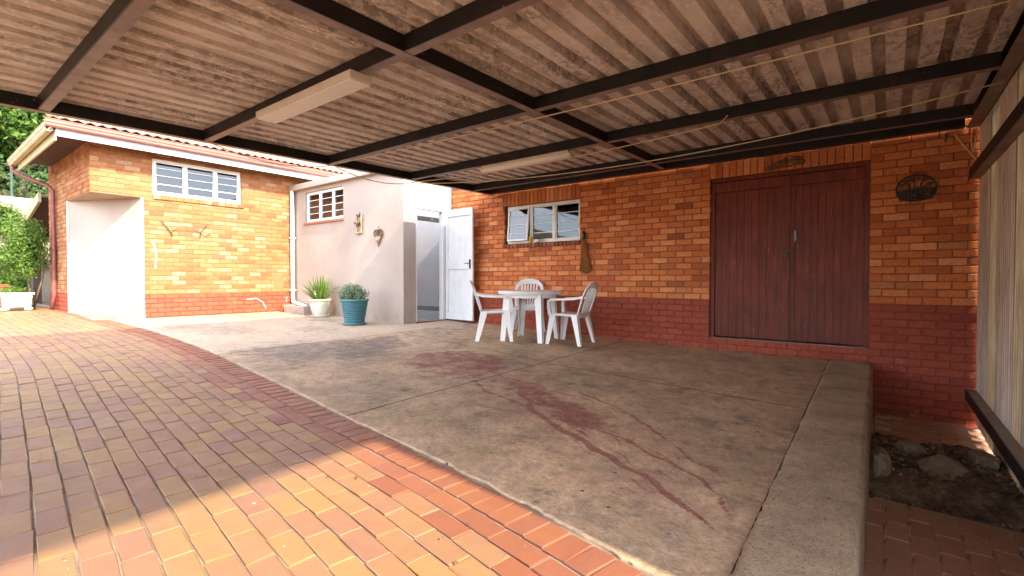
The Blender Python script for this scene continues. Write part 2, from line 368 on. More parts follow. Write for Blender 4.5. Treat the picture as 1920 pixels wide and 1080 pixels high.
def leaf_mat(name, stops, trans=0.35, rough=0.5):
    m = Mat(name); c = m.ramp(m.rnd(), stops); m.col(c); m.set(rough, 0.35)
    t = m.n.new('ShaderNodeBsdfTranslucent'); m.l.new(m.mix(0.6, c, (0.30, 0.42, 0.05)), t.inputs[0])
    x = m.n.new('ShaderNodeMixShader'); x.inputs[0].default_value = trans
    m.l.new(m.b.outputs[0], x.inputs[1]); m.l.new(t.outputs[0], x.inputs[2]); m.l.new(x.outputs[0], m.out.inputs[0]); return m.m
M['leaf'] = leaf_mat('bright_green_leaf', [(0, (0.045, 0.10, 0.018)), (0.5, (0.08, 0.17, 0.025)), (1, (0.15, 0.24, 0.035))])
M['leaf_d'] = leaf_mat('deep_green_leaf', [(0, (0.025, 0.06, 0.018)), (0.5, (0.045, 0.10, 0.028)), (1, (0.075, 0.14, 0.03))])
M['leaf_g'] = leaf_mat('grey_green_leaf', [(0, (0.08, 0.125, 0.065)), (0.5, (0.155, 0.215, 0.125)), (1, (0.30, 0.36, 0.26))], 0.2)
M['strap'] = leaf_mat('strap_leaf', [(0, (0.035, 0.085, 0.012)), (0.5, (0.07, 0.165, 0.018)), (0.85, (0.16, 0.27, 0.03)), (1, (0.22, 0.17, 0.07))], 0.3)
M['bark'] = simple('brown_bark', (0.12, 0.085, 0.06), (0.20, 0.15, 0.11), 12, 0.9, 0.2, 0.6, 50)
M['tile'] = brick_mat('terracotta_roof_tile', [(0, (0.36, 0.17, 0.115)), (0.5, (0.44, 0.23, 0.165)), (1, (0.50, 0.29, 0.22))], dirt=(0.27, 0.15, 0.11))
M['gutter_red'] = simple('red_oxide_gutter_paint', (0.24, 0.095, 0.07), (0.29, 0.12, 0.09), 6, 0.45, 0.4, 0.05)
M['fascia'] = simple('pale_lilac_fascia_paint', (0.50, 0.46, 0.52), (0.60, 0.55, 0.60), 7, 0.6, 0.35, 0.1, spots=(0.42, 0.33, 0.34))
M['gutter_cream'] = simple('cream_gutter_paint', (0.40, 0.34, 0.20), (0.50, 0.44, 0.28), 5, 0.5, 0.4, 0.08)
M['brownpaint'] = simple('dark_brown_timber_paint', (0.06, 0.035, 0.03), (0.09, 0.055, 0.045), 6, 0.7, 0.3, 0.1)
M['pipe_red'] = simple('maroon_pipe_paint', (0.19, 0.05, 0.045), (0.24, 0.075, 0.065), 6, 0.5, 0.4, 0.05)
M['pvc'] = simple('white_pvc', (0.72, 0.71, 0.68), (0.78, 0.77, 0.75), 6, 0.4, 0.5, 0.03)
M['retain'] = simple('weathered_cream_render', (0.26, 0.21, 0.155), (0.40, 0.33, 0.255), 2.2, 0.9, 0.2, 0.4, 30, spots=(0.26, 0.22, 0.15))
M['pot_cream'] = simple('glazed_cream_pot', (0.50, 0.47, 0.37), (0.64, 0.61, 0.50), 5, 0.3, 0.5, 0.03, sc3=(1, 1, 0.3))
M['pot_teal'] = simple('teal_pot_glaze', (0.055, 0.16, 0.185), (0.085, 0.22, 0.25), 5, 0.42, 0.5, 0.06)
M['pot_white'] = simple('white_cast_planter', (0.60, 0.57, 0.52), (0.70, 0.67, 0.63), 6, 0.8, 0.3, 0.3, 60)
M['soil'] = simple('dark_potting_soil', (0.035, 0.022, 0.015), (0.08, 0.05, 0.035), 20, 0.95, 0.1, 0.8, 70)
m = Mat('bare_earth_rubble')
c = m.ramp(m.noise(9, 8, 0.7), [(0.3, (0.05, 0.03, 0.018)), (0.5, (0.17, 0.105, 0.06)), (0.68, (0.34, 0.22, 0.13))])
c = m.mix(m.step(m.noise(40, 5, 0.7), 0.62, 0.68), c, (0.30, 0.22, 0.15))
m.col(c); m.bump(m.noise(30, 8, 0.75), 1.0, 0.03); M['earth'] = m.set(0.9, 0.25)
M['sand'] = simple('tan_sandy_mortar', (0.40, 0.26, 0.15), (0.50, 0.34, 0.205), 7, 0.95, 0.15, 0.5, 90)
M['rock'] = simple('lichen_grey_rock', (0.17, 0.125, 0.075), (0.28, 0.21, 0.13), 9, 0.85, 0.25, 0.8, 35, spots=(0.09, 0.075, 0.06))
M['ground'] = simple('dry_ground', (0.13, 0.10, 0.06), (0.20, 0.16, 0.09), 0.6, 0.95, 0.1, 0.3, 3)
M['straw'] = simple('broom_straw', (0.30, 0.12, 0.035), (0.50, 0.235, 0.075), 30, 0.75, 0.3, 0.1, sc3=(3, 3, 0.3))
M['rust'] = simple('rusty_wire', (0.055, 0.028, 0.018), (0.14, 0.065, 0.035), 25, 0.6, 0.4, 0.2)
M['bronze'] = simple('driftwood_and_bronze', (0.16, 0.09, 0.05), (0.42, 0.30, 0.19), 40, 0.45, 0.5, 0.3, spots=(0.06, 0.03, 0.02))
M['driftwood'] = simple('carved_dull_wood', (0.11, 0.058, 0.028), (0.20, 0.115, 0.06), 22, 0.8, 0.3, 0.5, 40)
M['rope'] = simple('tan_washing_line', (0.62, 0.47, 0.29), (0.70, 0.55, 0.36), 30, 0.7, 0.3, 0.2)
M['lamp_body'] = simple('aged_lamp_enamel', (0.58, 0.49, 0.43), (0.68, 0.58, 0.52), 5, 0.5, 0.4, 0.05)
M['lamp_diff'] = simple('opal_lamp_cover', (0.76, 0.71, 0.67), (0.80, 0.76, 0.72), 4, 0.45, 0.4, 0.03)
M['yellow'] = simple('yellow_plastic', (0.72, 0.42, 0.015), (0.78, 0.48, 0.02), 5, 0.4, 0.5, 0)
M['pink'] = simple('pink_paint', (0.55, 0.14, 0.25), (0.62, 0.2, 0.3), 8, 0.5, 0.4, 0)
M['green_iron'] = simple('green_painted_iron', (0.02, 0.055, 0.035), (0.05, 0.09, 0.06), 20, 0.5, 0.4, 0.1)
M['chrome'] = simple('worn_steel_hardware', (0.10, 0.10, 0.10), (0.2, 0.2, 0.2), 20, 0.4, 0.5, 0.05, metal=0.7)
M['plaster_mark'] = simple('white_plaster_smear', (0.72, 0.68, 0.6), (0.78, 0.74, 0.67), 8, 0.9, 0.2, 0.3)

# ------------------------------------------------------------------ ground heights
GX = [-60, -14, -12.2, -10.55, -6.8, -5.1, -4.26, -3.18, -2.1, -0.5, 3]
GZ = [-0.30, -0.60, -0.62, -0.70, -0.789, -0.846, -0.866, -0.915, -0.935, -0.956, -1.0]
def interp(x, xs, ys):
    if x <= xs[0]: return ys[0]
    for i in range(1, len(xs)):
        if x <= xs[i]:
            t = (x - xs[i-1]) / (xs[i] - xs[i-1]); return ys[i-1] + t * (ys[i] - ys[i-1])
    return ys[-1]
def G(x, y):
    return interp(x, GX, GZ) + 0.016 * min(max((x + 10) / 6, 0), 1) * (min(y, 6.8) - 6.8)
EX = [-30, -10.8, -8.2, -6.24, -4.47, -3.47, -2.08, -1.24, -0.66, -0.3, 2]
EY = [1.9, 2.31, 2.37, 2.30, 2.13, 2.035, 1.88, 1.75, 1.625, 1.545, 1.05]
def Ye(x): return sum(interp(x + d, EX, EY) for d in (-0.5, -0.25, 0, 0.25, 0.5)) / 5

# the broad ground sheet under everything
mb = MB()
gxs = [-400, -120, -60, -40, -30, -24, -20, -17.5, -14, -11, -8, -5, -0.4, 0, 3, 10, 40, 120, 400]
gys = [-400, -120, -40, -15, -6, -3, 0, 3, 7, 12, 40, 120, 400]
def gz_(x, y):
    z = G(x, y) - 0.16
    if x < -17: z += (-17 - x) * 0.12
    if x > -0.2: z = -1.75
    return z
V = [(x, y, gz_(x, y)) for y in gys for x in gxs]; nx = len(gxs)
mb.add(V, [(j*nx+i, j*nx+i+1, (j+1)*nx+i+1, (j+1)*nx+i) for j in range(len(gys)-1) for i in range(nx-1)])
tag(mb.build('ground', M['ground']), kind='structure')

# ------------------------------------------------------------------ concrete slab in panels
slab = MB()
xs = [-10.6 + 0.2 * i for i in range(51)]
for i in range(len(xs) - 1):
    a, b = xs[i], min(xs[i+1], -0.56)
    slab.quad((a, Ye(a)+0.03, G(a, Ye(a))-0.03), (b, Ye(b)+0.03, G(b, Ye(b))-0.03), (b, 6.78, G(b, 6.8)-0.03), (a, 6.78, G(a, 6.8)-0.03))
slab_o = tag(slab.build('concrete_slab', M['soil']), kind='structure')
def seg_d(p, pl):
    best = 9.0
    for (a, b) in zip(pl[:-1], pl[1:]):
        ax, ay = a[0], a[1]; dx, dy = b[0]-ax, b[1]-ay
        t = max(0, min(1, ((p[0]-ax)*dx + (p[1]-ay)*dy) / (dx*dx+dy*dy+1e-9)))
        best = min(best, math.hypot(p[0]-ax-t*dx, p[1]-ay-t*dy))
    return best
def poly_d(p, pg):
    ins = False; n = len(pg)
    for i in range(n):
        (x0, y0), (x1, y1) = pg[i], pg[(i+1) % n]
        if (y0 > p[1]) != (y1 > p[1]) and p[0] < (x1-x0)*(p[1]-y0)/(y1-y0)+x0: ins = not ins
    d = seg_d(p, list(pg) + [pg[0]])
    return -d if ins else d
PUDDLE = [(-4.1, 3.3), (-4.55, 4.0), (-4.3, 4.5), (-3.55, 4.5), (-3.1, 3.85), (-3.2, 3.35)]
BLOB = [(-3.0, 3.5), (-2.6, 3.75), (-2.1, 3.42), (-1.75, 3.3), (-1.46, 3.05), (-1.48, 2.82), (-1.75, 2.85), (-2.1, 3.05), (-2.5, 3.3)]
STREAKS = [([(-2.5, 3.4), (-2.25, 3.1), (-2.0, 2.9), (-1.56, 2.67), (-1.22, 2.5), (-0.94, 2.36), (-0.74, 2.2), (-0.62, 2.09), (-0.55, 2.05)], 0.021, 1.05),
           ([(-1.57, 2.93), (-1.25, 2.79), (-1.0, 2.67), (-0.82, 2.58), (-0.62, 2.40), (-0.54, 2.25)], 0.012, 0.85),
           ([(-2.14, 3.67), (-1.7, 3.49), (-1.27, 3.17), (-0.9, 2.8), (-0.7, 2.63), (-0.55, 2.46)], 0.012, 0.72),
           ([(-1.9, 3.0), (-1.5, 2.72), (-1.15, 2.55), (-0.9, 2.36), (-0.75, 2.25)], 0.011, 0.65),
           ([(-3.1, 3.4), (-2.8, 3.2), (-2.4, 3.1), (-2.05, 2.95)], 0.03, 0.6),
           ([(-1.0, 3.2), (-0.85, 3.05), (-0.75, 2.9)], 0.014, 0.6),
           ([(-2.7, 3.5), (-2.2, 3.25), (-1.7, 3.1), (-1.3, 2.85), (-1.0, 2.72), (-0.72, 2.48), (-0.6, 2.33)], 0.011, 0.62),
           ([(-2.3, 3.1), (-1.8, 2.78), (-1.4, 2.52), (-1.1, 2.36), (-0.85, 2.18), (-0.7, 2.0)], 0.010, 0.58),
           ([(-3.6, 3.9), (-3.0, 3.75), (-2.4, 3.6), (-1.9, 3.5), (-1.4, 3.25), (-1.05, 2.95), (-0.8, 2.75), (-0.62, 2.6)], 0.012, 0.62),
           ([(-1.5, 2.95), (-1.2, 2.62), (-0.95, 2.5), (-0.8, 2.38)], 0.009, 0.62)]
DARK = [(-6.15, 2.38), (-6.3, 2.85), (-6.1, 3.6), (-5.9, 4.7), (-5.3, 4.5), (-5.0, 4.1), (-4.7, 3.3), (-5.0, 2.5)]
def ss(a, b, x):
    t = max(0, min(1, (x - a) / (b - a))); return t * t * (3 - 2 * t)
def stain(x, y):
    w = 0.10 * nz(x, y, 0, 3.5)
    red = 0.0
    if -4.8 < x < -2.8: red = max(red, 0.58 * ss(0.25, -0.15, poly_d((x + w, y - w), PUDDLE)))
    if -3.3 < x < -1.2: red = max(red, 0.60 * ss(0.16, -0.08, poly_d((x + w, y), BLOB)))
    if x > -3.3:
        for pl, wd, st in STREAKS:
            d = seg_d((x + 0.05 * nz(x, y, 3, 5), y + 0.05 * nz(x, y, 8, 5)), pl)
            te = min(1.0, math.hypot(x - pl[-1][0], y - pl[-1][1]) / 0.5); wd = wd * (0.45 + 0.55 * te + 0.35 * nz(x, y, 1, 6))
            if d < wd * 3: red = max(red, st * ss(wd * 1.9, wd * 0.5, d))
    dark = 0.0
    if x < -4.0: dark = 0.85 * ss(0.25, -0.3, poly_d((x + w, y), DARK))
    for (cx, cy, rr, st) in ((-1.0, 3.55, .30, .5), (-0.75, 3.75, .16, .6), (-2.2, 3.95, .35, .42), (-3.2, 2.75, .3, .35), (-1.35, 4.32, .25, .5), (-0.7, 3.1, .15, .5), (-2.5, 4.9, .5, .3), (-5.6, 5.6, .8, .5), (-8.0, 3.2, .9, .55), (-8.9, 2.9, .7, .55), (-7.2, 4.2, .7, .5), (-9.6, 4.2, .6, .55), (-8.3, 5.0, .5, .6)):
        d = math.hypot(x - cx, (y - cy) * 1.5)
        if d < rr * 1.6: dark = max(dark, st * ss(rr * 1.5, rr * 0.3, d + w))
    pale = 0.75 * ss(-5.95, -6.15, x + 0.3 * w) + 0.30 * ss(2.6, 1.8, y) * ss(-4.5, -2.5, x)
    wash = 0.0
    if x > -4.8: wash = max(0.0, ss(1.0, 0.0, seg_d((x, y), [(-4.0, 4.0), (-2.8, 3.5), (-1.6, 2.9), (-0.7, 2.4)]) / 0.75)) * (0.6 + 0.8 * nz(x, y, 4, 2.2))
    return red, dark, pale, wash
def J2(x): return 4.60 - 0.115 * (x + 3.1) if x > -3.1 else 4.62 - 0.10 * (x + 3.1)
gap = 0.007
PANELS = [(-3.1+gap, -0.47, lambda x: J2(x)+gap, lambda x: 6.79, 0.03), (-3.1+gap, -0.45, None, lambda x: J2(x)-gap, 0.0165),
          (-6.05+gap, -3.1-gap, lambda x: J2(x)+gap, lambda x: 6.79, 0.035), (-6.05+gap, -3.1-gap, None, lambda x: J2(x)-gap, 0.028), (-10.54, -6.05-gap, None, lambda x: 5.63 if x < -6.8 else 6.79, 0.045)]
def kerb_left(y): return -0.414 - 0.116 * (y - 1.74) / 5.06
for k, (x0, x1, lo, hi, st) in enumerate(PANELS):
    n_x = int((x1 - x0) / st); V = []; at = []
    ny = int(max(hi(x0) - (lo(x0) if lo else Ye(x0)), 1) / st)
    for j in range(ny + 1):
        for i in range(n_x + 1):
            x = x0 + (x1 - x0) * i / n_x
            if k < 2: x = x0 + (kerb_left((4.5 if k == 0 else 1.6) + (2.3 if k == 0 else 2.8) * j / ny) - 0.010 - x0) * i / n_x
            yl = lo(x) if lo else Ye(x) + 0.02 + 0.018 * nz(x, k, 0, 6) + 0.008 * nz(x, k, 0, 25)
            y = yl + (hi(x) - yl) * j / ny
            z = G(x, y) + 0.004 * nz(x, y, 0, 1.7) + 0.0015 * nz(x, y, 5, 9)
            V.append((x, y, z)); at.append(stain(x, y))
    F = [(j*(n_x+1)+i, j*(n_x+1)+i+1, (j+1)*(n_x+1)+i+1, (j+1)*(n_x+1)+i) for j in range(ny) for i in range(n_x)]
    nv = len(V)   # skirt along the paver edge
    for i in range(n_x + 1): V.append((V[i][0], V[i][1], V[i][2] - 0.05)); at.append(at[i])
    if lo is None: F += [(i + 1, i, nv + i, nv + i + 1) for i in range(n_x)]
    p = MB(); p.add(V, F); o = p.build('slab_panel', M['slab'], slab_o, smooth=True)
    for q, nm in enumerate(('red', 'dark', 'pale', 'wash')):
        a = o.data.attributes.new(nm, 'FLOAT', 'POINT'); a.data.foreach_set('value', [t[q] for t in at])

# ------------------------------------------------------------------ brick-paved driveway
def paver_mesh(l, w, name, mat):
    p = MB(); c = 0.0035; h = 0.05
    x, y = l / 2, w / 2
    V = [(-x,-y,-h),(x,-y,-h),(x,y,-h),(-x,y,-h),(-x,-y,-c),(x,-y,-c),(x,y,-c),(-x,y,-c),(-x+c,-y+c,0),(x-c,-y+c,0),(x-c,y-c,0),(-x+c,y-c,0)]
    F = [(8,9,10,11)] + [(k, (k+1)%4, 4+(k+1)%4, 4+k) for k in range(4)] + [(4+k, 4+(k+1)%4, 8+(k+1)%4, 8+k) for k in range(4)]
    J = 0.003; V = V[:4] + [(a + random.uniform(-J, J), b + random.uniform(-J, J), c_) for a, b, c_ in V[4:8]] + [(a + random.uniform(-J, J), b + random.uniform(-J, J), c_ - (0.004 if random.random() < .12 else 0)) for a, b, c_ in V[8:]]
    p.add(V, F); return p.mesh(name, mat), V, F
def lay(structure, items, mesh_of, limit, name='paver'):
    """items: (x, y, z, angle, tiltx, tilty, kind). the largest in view become objects, the rest one joined part"""
    sc = []
    for it in items:
        q = project(it[:3]); ok = q is not None and -30 < q[0] < 1950 and -30 < q[1] < 1110
        sc.append((-(1.0 / q[2] ** 2) * (0.25 + abs(it[2]) / q[2]) if ok else 1.0, it))
    sc.sort(key=lambda t: t[0])
    for (s, it) in [t for t in sc if t[0] < 0][:limit]:
        o = link(name, random.choice(mesh_of[it[6]])[0], structure, (it[0], it[1], it[2]))
        o.rotation_euler = (it[4], it[5], it[3])
    done = min(limit, len([1 for t in sc if t[0] < 0]))
    rest = sc[done:]
    groups = {}
    for (s, it) in rest: groups.setdefault(it[7], []).append(it)
    if rest:
        p = MB(); mats = []
        for mi, (mk, its) in enumerate(groups.items()):
            mats.append(M[mk])
            for it in its:
                _, V, F = random.choice(mesh_of[it[6]]); ca, sa = math.cos(it[3]), math.sin(it[3])
                p.add([(it[0] + v[0]*ca - v[1]*sa, it[1] + v[0]*sa + v[1]*ca, it[2] + v[2] + v[1]*it[4] - v[0]*it[5]) for v in V], F, mi, random.random())
        tag(p.build('paver_field', mats, structure, rnd=True), kind='stuff')
bed = MB()
xs = [-30, -26, -22] + [-20 + 0.4 * i for i in range(56)]
ysn = [-9, -6, -4, -2.5, -1.5, -0.8, -0.2, 0.3, 0.7, 1.1, 1.5, 1.8]
for i in range(len(xs) - 1):
    a, b = xs[i], xs[i+1]
    for j in range(len(ysn)):
        ya0, yb0 = ysn[j], ysn[j]
        ya1 = ysn[j+1] if j + 1 < len(ysn) else Ye(a) + 0.04; yb1 = ysn[j+1] if j + 1 < len(ysn) else Ye(b) + 0.04
        ya0, yb0, ya1, yb1 = min(ya0, Ye(a)+.03), min(yb0, Ye(b)+.03), min(ya1, Ye(a)+.04), min(yb1, Ye(b)+.04)
        bed.quad((a, ya0, G(a, ya0)-0.010), (b, yb0, G(b, yb0)-0.010), (b, yb1, G(b, yb1)-0.010), (a, ya1, G(a, ya1)-0.010))
drive = tag(bed.build('driveway', M['joint']), kind='structure')
border = tag(MB().quad((-10.7, 2.2, -0.78), (-10.0, 2.2, -0.80), (-10.0, 2.3, -0.80), (-10.7, 2.3, -0.78)).build('paving_border', M['joint']), kind='structure')
mesh_of = {'f': [paver_mesh(0.234, 0.100, 'paver', M['paver']) for _ in range(8)], 'r': [paver_mesh(0.234, 0.100, 'paver_red', M['paver_r']) for _ in range(5)], 's': [paver_mesh(0.163, 0.104, 'paver_soldier', M['paver_r']) for _ in range(5)]}
def slope(x): return math.atan2(Ye(x + 0.05) - Ye(x - 0.05), 0.1)
def tilt(x, y): return ((G(x, y+0.1)-G(x, y-0.1))/0.2, -(G(x+0.1, y)-G(x-0.1, y))/0.2)
items = []; RP = 0.1085; LP = 0.2425
for r in range(0, 44):
    x = -19.5 + (r % 2) * LP / 2 + random.uniform(-0.02, 0.02)
    while x < 0.9:
        a = slope(x); y = Ye(x) - (0.185 + RP * (r + 0.5)) / math.cos(a)
        tx, ty = tilt(x, y)
        items.append((x, y, G(x, y) + random.uniform(-0.003, 0.0025), a + random.uniform(-0.012, 0.012), tx + random.uniform(-.008, .008), ty + random.uniform(-.006, .006), 'r' if r == 0 or (r == 1 and random.random() < .5) else 'f', 'paver_r' if r == 0 else 'paver'))
        x += LP * math.cos(a)
lay(drive, items, mesh_of, 300)
items = []; x = -10.6
while x < 0.7:
    a = slope(x); y = Ye(x) - 0.092 / math.cos(a); tx, ty = tilt(x, y)
    items.append((x, y, G(x, y) + 0.002 + random.uniform(-0.002, 0.003), a + math.pi / 2 + random.uniform(-.02, .02), -ty * 0 + random.uniform(-.01, .01), random.uniform(-.01, .01), 's', 'paver_r'))
    x += 0.1125 * math.cos(a)
lay(border, items, mesh_of, 300)

# ------------------------------------------------------------------ brick walls
def brick_mesh(w, h, name, mat, prot=0.008, d=0.05, jit=0.0):
    p = MB(); c = min(0.005, w / 4, h / 4); x, z = w / 2, h / 2
    V = [(-x, d, -z), (x, d, -z), (x, d, z), (-x, d, z), (-x, -prot + c, -z), (x, -prot + c, -z), (x, -prot + c, z), (-x, -prot + c, z), (-x + c, -prot, -z + c), (x - c, -prot, -z + c), (x - c, -prot, z - c), (-x + c, -prot, z - c)]
    F = [(8, 9, 10, 11)] + [(k, (k+1) % 4, 4 + (k+1) % 4, 4 + k) for k in range(4)] + [(4 + k, 4 + (k+1) % 4, 8 + (k+1) % 4, 8 + k) for k in range(4)]
    V = V[:4] + [(a + random.uniform(-jit, jit), b, c_ + random.uniform(-jit, jit)) for a, b, c_ in V[4:8]] + [(a + random.uniform(-jit, jit), b + random.uniform(-jit, jit) * 0.5, c_ + random.uniform(-jit, jit)) for a, b, c_ in V[8:]]
    p.add(V, F); return p.mesh(name, mat), V, F
_bm = {}
def get_brick(w, h, mk):
    k = (round(w, 3), round(h, 3), mk)
    if k not in _bm: _bm[k] = [brick_mesh(k[0], k[1], 'brick', M[mk], jit=0.0028) for _ in range(5 if k[0] > 0.1 else 1)]
    return random.choice(_bm[k])
def sub_rect(r, hole):
    a0, a1, z0, z1 = r; h0, h1, g0, g1 = hole
    if a1 <= h0 or a0 >= h1 or z1 <= g0 or z0 >= g1: return [r]
    out = []
    if a0 < h0: out.append((a0, h0, z0, z1))
    if a1 > h1: out.append((h1, a1, z0, z1))
    m0, m1 = max(a0, h0), min(a1, h1)
    if z0 < g0: out.append((m0, m1, z0, g0))
    if z1 > g1: out.append((m0, m1, g1, z1))
    return [q for q in out if q[1]-q[0] > 0.022 and q[3]-q[2] > 0.022]
def course_bricks(a_lo, a_hi, z_lo, z_hi, zc, course, a0, pitch, holes, joint=0.011):
    """running-bond brick faces (rectangles in wall coordinates)"""
    out = []; k = math.floor((z_lo - zc) / course)
    while zc + k * course < z_hi:
        z0 = zc + k * course; i = math.floor((a_lo - a0) / pitch) - 1
        while True:
            a = a0 + (i + 0.5 * (k % 2)) * pitch
            if a > a_hi: break
            r = (max(a + joint/2, a_lo), min(a + pitch - joint/2, a_hi), max(z0 + joint/2, z_lo), min(z0 + course - joint/2, z_hi))
            i += 1
            if r[1]-r[0] < 0.03 or r[3]-r[2] < 0.03: continue
            rs = [r]
            for h in holes: rs = [q for t in rs for q in sub_rect(t, h)]
            out += rs
        k += 1
    return out
def place_bricks(wallo, frame, rects, matf, limit, seen=lambda P: True, dim=1.0):
    """frame: (origin, u, n, rot). the bricks showing largest are objects, the rest one joined part"""
    O, u, n, rot = frame; lst = []
    for r in rects:
        a, z = (r[0]+r[1])/2, (r[2]+r[3])/2; P = Vector(O) + Vector(u) * a; P.z = z
        q = project(P); vis = q is not None and -15 < q[0] < 1935 and -15 < q[1] < 1095 and seen(P)
        lst.append((-(r[1]-r[0])*(r[3]-r[2])*(abs(P.dot(Vector(n))) / P.length)/(q[2]**2) if vis else 1, r, P))
    lst.sort(key=lambda t: t[0]); base = wloc(wallo); done = 0; p = MB(); mats = []; key = {}
    for s, r, P in lst:
        mk = matf(r); jit = random.uniform(-0.0018, 0.0018)
        me, V, F = get_brick(r[1]-r[0], r[3]-r[2], mk)
        L = P - Vector(n) * jit
        if s < 0 and done < limit:
            link('brick', me, wallo, L - base, rot); done += 1
        else:
            if mk not in key: key[mk] = len(mats); mats.append(M[mk])
            ca, sa = math.cos(rot), math.sin(rot)
            p.add([(L.x + v[0]*ca - v[1]*sa, L.y + v[0]*sa + v[1]*ca, L.z + v[2]) for v in V], F, key[mk], random.random())
    if p.f: tag(p.build('brickwork', mats, wallo, rnd=True), kind='stuff')
def slab_wall(frame, a0, a1, z0, z1, thick, holes, parent, name, mats, split=None):
    """solid wall with rectangular openings; below `split` the second material"""
    O, u, n, rot = frame; rects = [(a0, a1, z0, z1)] if split is None else [(a0, a1, z0, split), (a0, a1, split, z1)]
    for h in holes:
        rects = [q for t in rects for q in sub_rect(t, h)]
    p = MB(); uu, nn = Vector(u), Vector(n)
    for r in rects:
        P = []
        for d in (0, -thick):
            for (a, z) in ((r[0], r[2]), (r[1], r[2]), (r[1], r[3]), (r[0], r[3])):
                v = Vector(O) + uu * a + nn * d; P.append((v.x, v.y, z))
        mi = 1 if (split is not None and r[3] <= split + 1e-6) else 0
        p.add(P, [(0,1,2,3),(7,6,5,4),(0,4,5,1),(1,5,6,2),(2,6,7,3),(3,7,4,0)], mi)
    return p.build(name, mats, parent)

def window(parent, frame, a0, a1, z0, z1, splits, bars, depth=0.10, fw=0.035, open_first=0.0, dark_top=None, name='window', bar_mat='winwhite'):
    """steel casement: frame, mullions, panes and thin cross bars"""
    O, u, n, rot = frame; uu, nn = Vector(u), Vector(n)
    def P(a, z, d): v = Vector(O) + uu * a + nn * d; return (v.x, v.y, z)
    def bx(mb, a, b, z, w, d0, d1):
        q = [P(a, z, d0), P(b, z, d0), P(b, w, d0), P(a, w, d0), P(a, z, d1), P(b, z, d1), P(b, w, d1), P(a, w, d1)]
        mb.add(q, [(0,1,2,3),(7,6,5,4),(0,4,5,1),(1,5,6,2),(2,6,7,3),(3,7,4,0)])
    f = MB(); D0, D1 = -depth + 0.03, -depth - 0.02
    bx(f, a0, a1, z1 - fw, z1, D0, D1); bx(f, a0, a1, z0, z0 + fw, D0, D1); bx(f, a0, a0 + fw, z0 + fw, z1 - fw, D0, D1); bx(f, a1 - fw, a1, z0 + fw, z1 - fw, D0, D1)
    win = f.build(name, M['winwhite'], parent)
    xs_ = [a0] + [a0 + (a1 - a0) * s for s in splits] + [a1]
    for s in xs_[1:-1]:
        mm = MB(); bx(mm, s - 0.022, s + 0.022, z0 + fw, z1 - fw, D0 + 0.004, D1); mm.build('mullion', M['winwhite'], win)
    for k in range(len(xs_) - 1):
        b0 = xs_[k] + (fw if k == 0 else 0.022); b1 = xs_[k+1] - (fw if k == len(xs_) - 2 else 0.022)
        c0, c1 = z0 + fw, z1 - fw
        if k == 0 and open_first:
            # this casement is hinged along its top and stands ajar
            ca, sa = math.cos(open_first), math.sin(open_first)
            def Q(a, z, d):
                dz = c1 - z; return P(a, c1 - dz * ca + d * sa, D0 + 0.006 + dz * sa + d * ca)
            def qb(mb, a, b, z, w, d0, d1):
                q = [Q(a, z, d0), Q(b, z, d0), Q(b, w, d0), Q(a, w, d0), Q(a, z, d1), Q(b, z, d1), Q(b, w, d1), Q(a, w, d1)]
                mb.add(q, [(0,1,2,3),(7,6,5,4),(0,4,5,1),(1,5,6,2),(2,6,7,3),(3,7,4,0)])
            cs = MB(); t = 0.028
            qb(cs, b0, b1, c0, c0 + t, 0.012, -0.012); qb(cs, b0, b1, c1 - t, c1, 0.012, -0.012); qb(cs, b0, b0 + t, c0 + t, c1 - t, 0.012, -0.012); qb(cs, b1 - t, b1, c0 + t, c1 - t, 0.012, -0.012)
            cs.build('casement', M['winwhite'], win)
            g = MB(); g.quad(Q(b0 + t, c0 + t, 0), Q(b1 - t, c0 + t, 0), Q(b1 - t, c1 - t, 0), Q(b0 + t, c1 - t, 0)); g.build('pane', M['glass'], win)
            for s in bars:
                zz = c0 + (c1 - c0) * s; bm = MB(); qb(bm, b0 + t, b1 - t, zz - 0.005, zz + 0.005, 0.010, 0.002); bm.build('bar', M[bar_mat], win)
            continue
        cs = MB(); t = 0.020
        bx(cs, b0, b1, c0, c0 + t, D0 - 0.006, D1 + 0.006); bx(cs, b0, b1, c1 - t, c1, D0 - 0.006, D1 + 0.006); bx(cs, b0, b0 + t, c0 + t, c1 - t, D0 - 0.006, D1 + 0.006); bx(cs, b1 - t, b1, c0 + t, c1 - t, D0 - 0.006, D1 + 0.006)
        cs.build('casement', M['winwhite'], win)
        g = MB(); dd = -depth + 0.004; g.quad(P(b0 + t, c0 + t, dd), P(b1 - t, c0 + t, dd), P(b1 - t, c1 - t, dd), P(b0 + t, c1 - t, dd)); g.build('pane', M['glass'], win)
        for s in bars:
            zz = c0 + (c1 - c0) * s; bm = MB(); bx(bm, b0 + t, b1 - t, zz - 0.006, zz + 0.006, -depth + 0.018, -depth + 0.008); bm.build('bar', M[bar_mat], win)
    return win

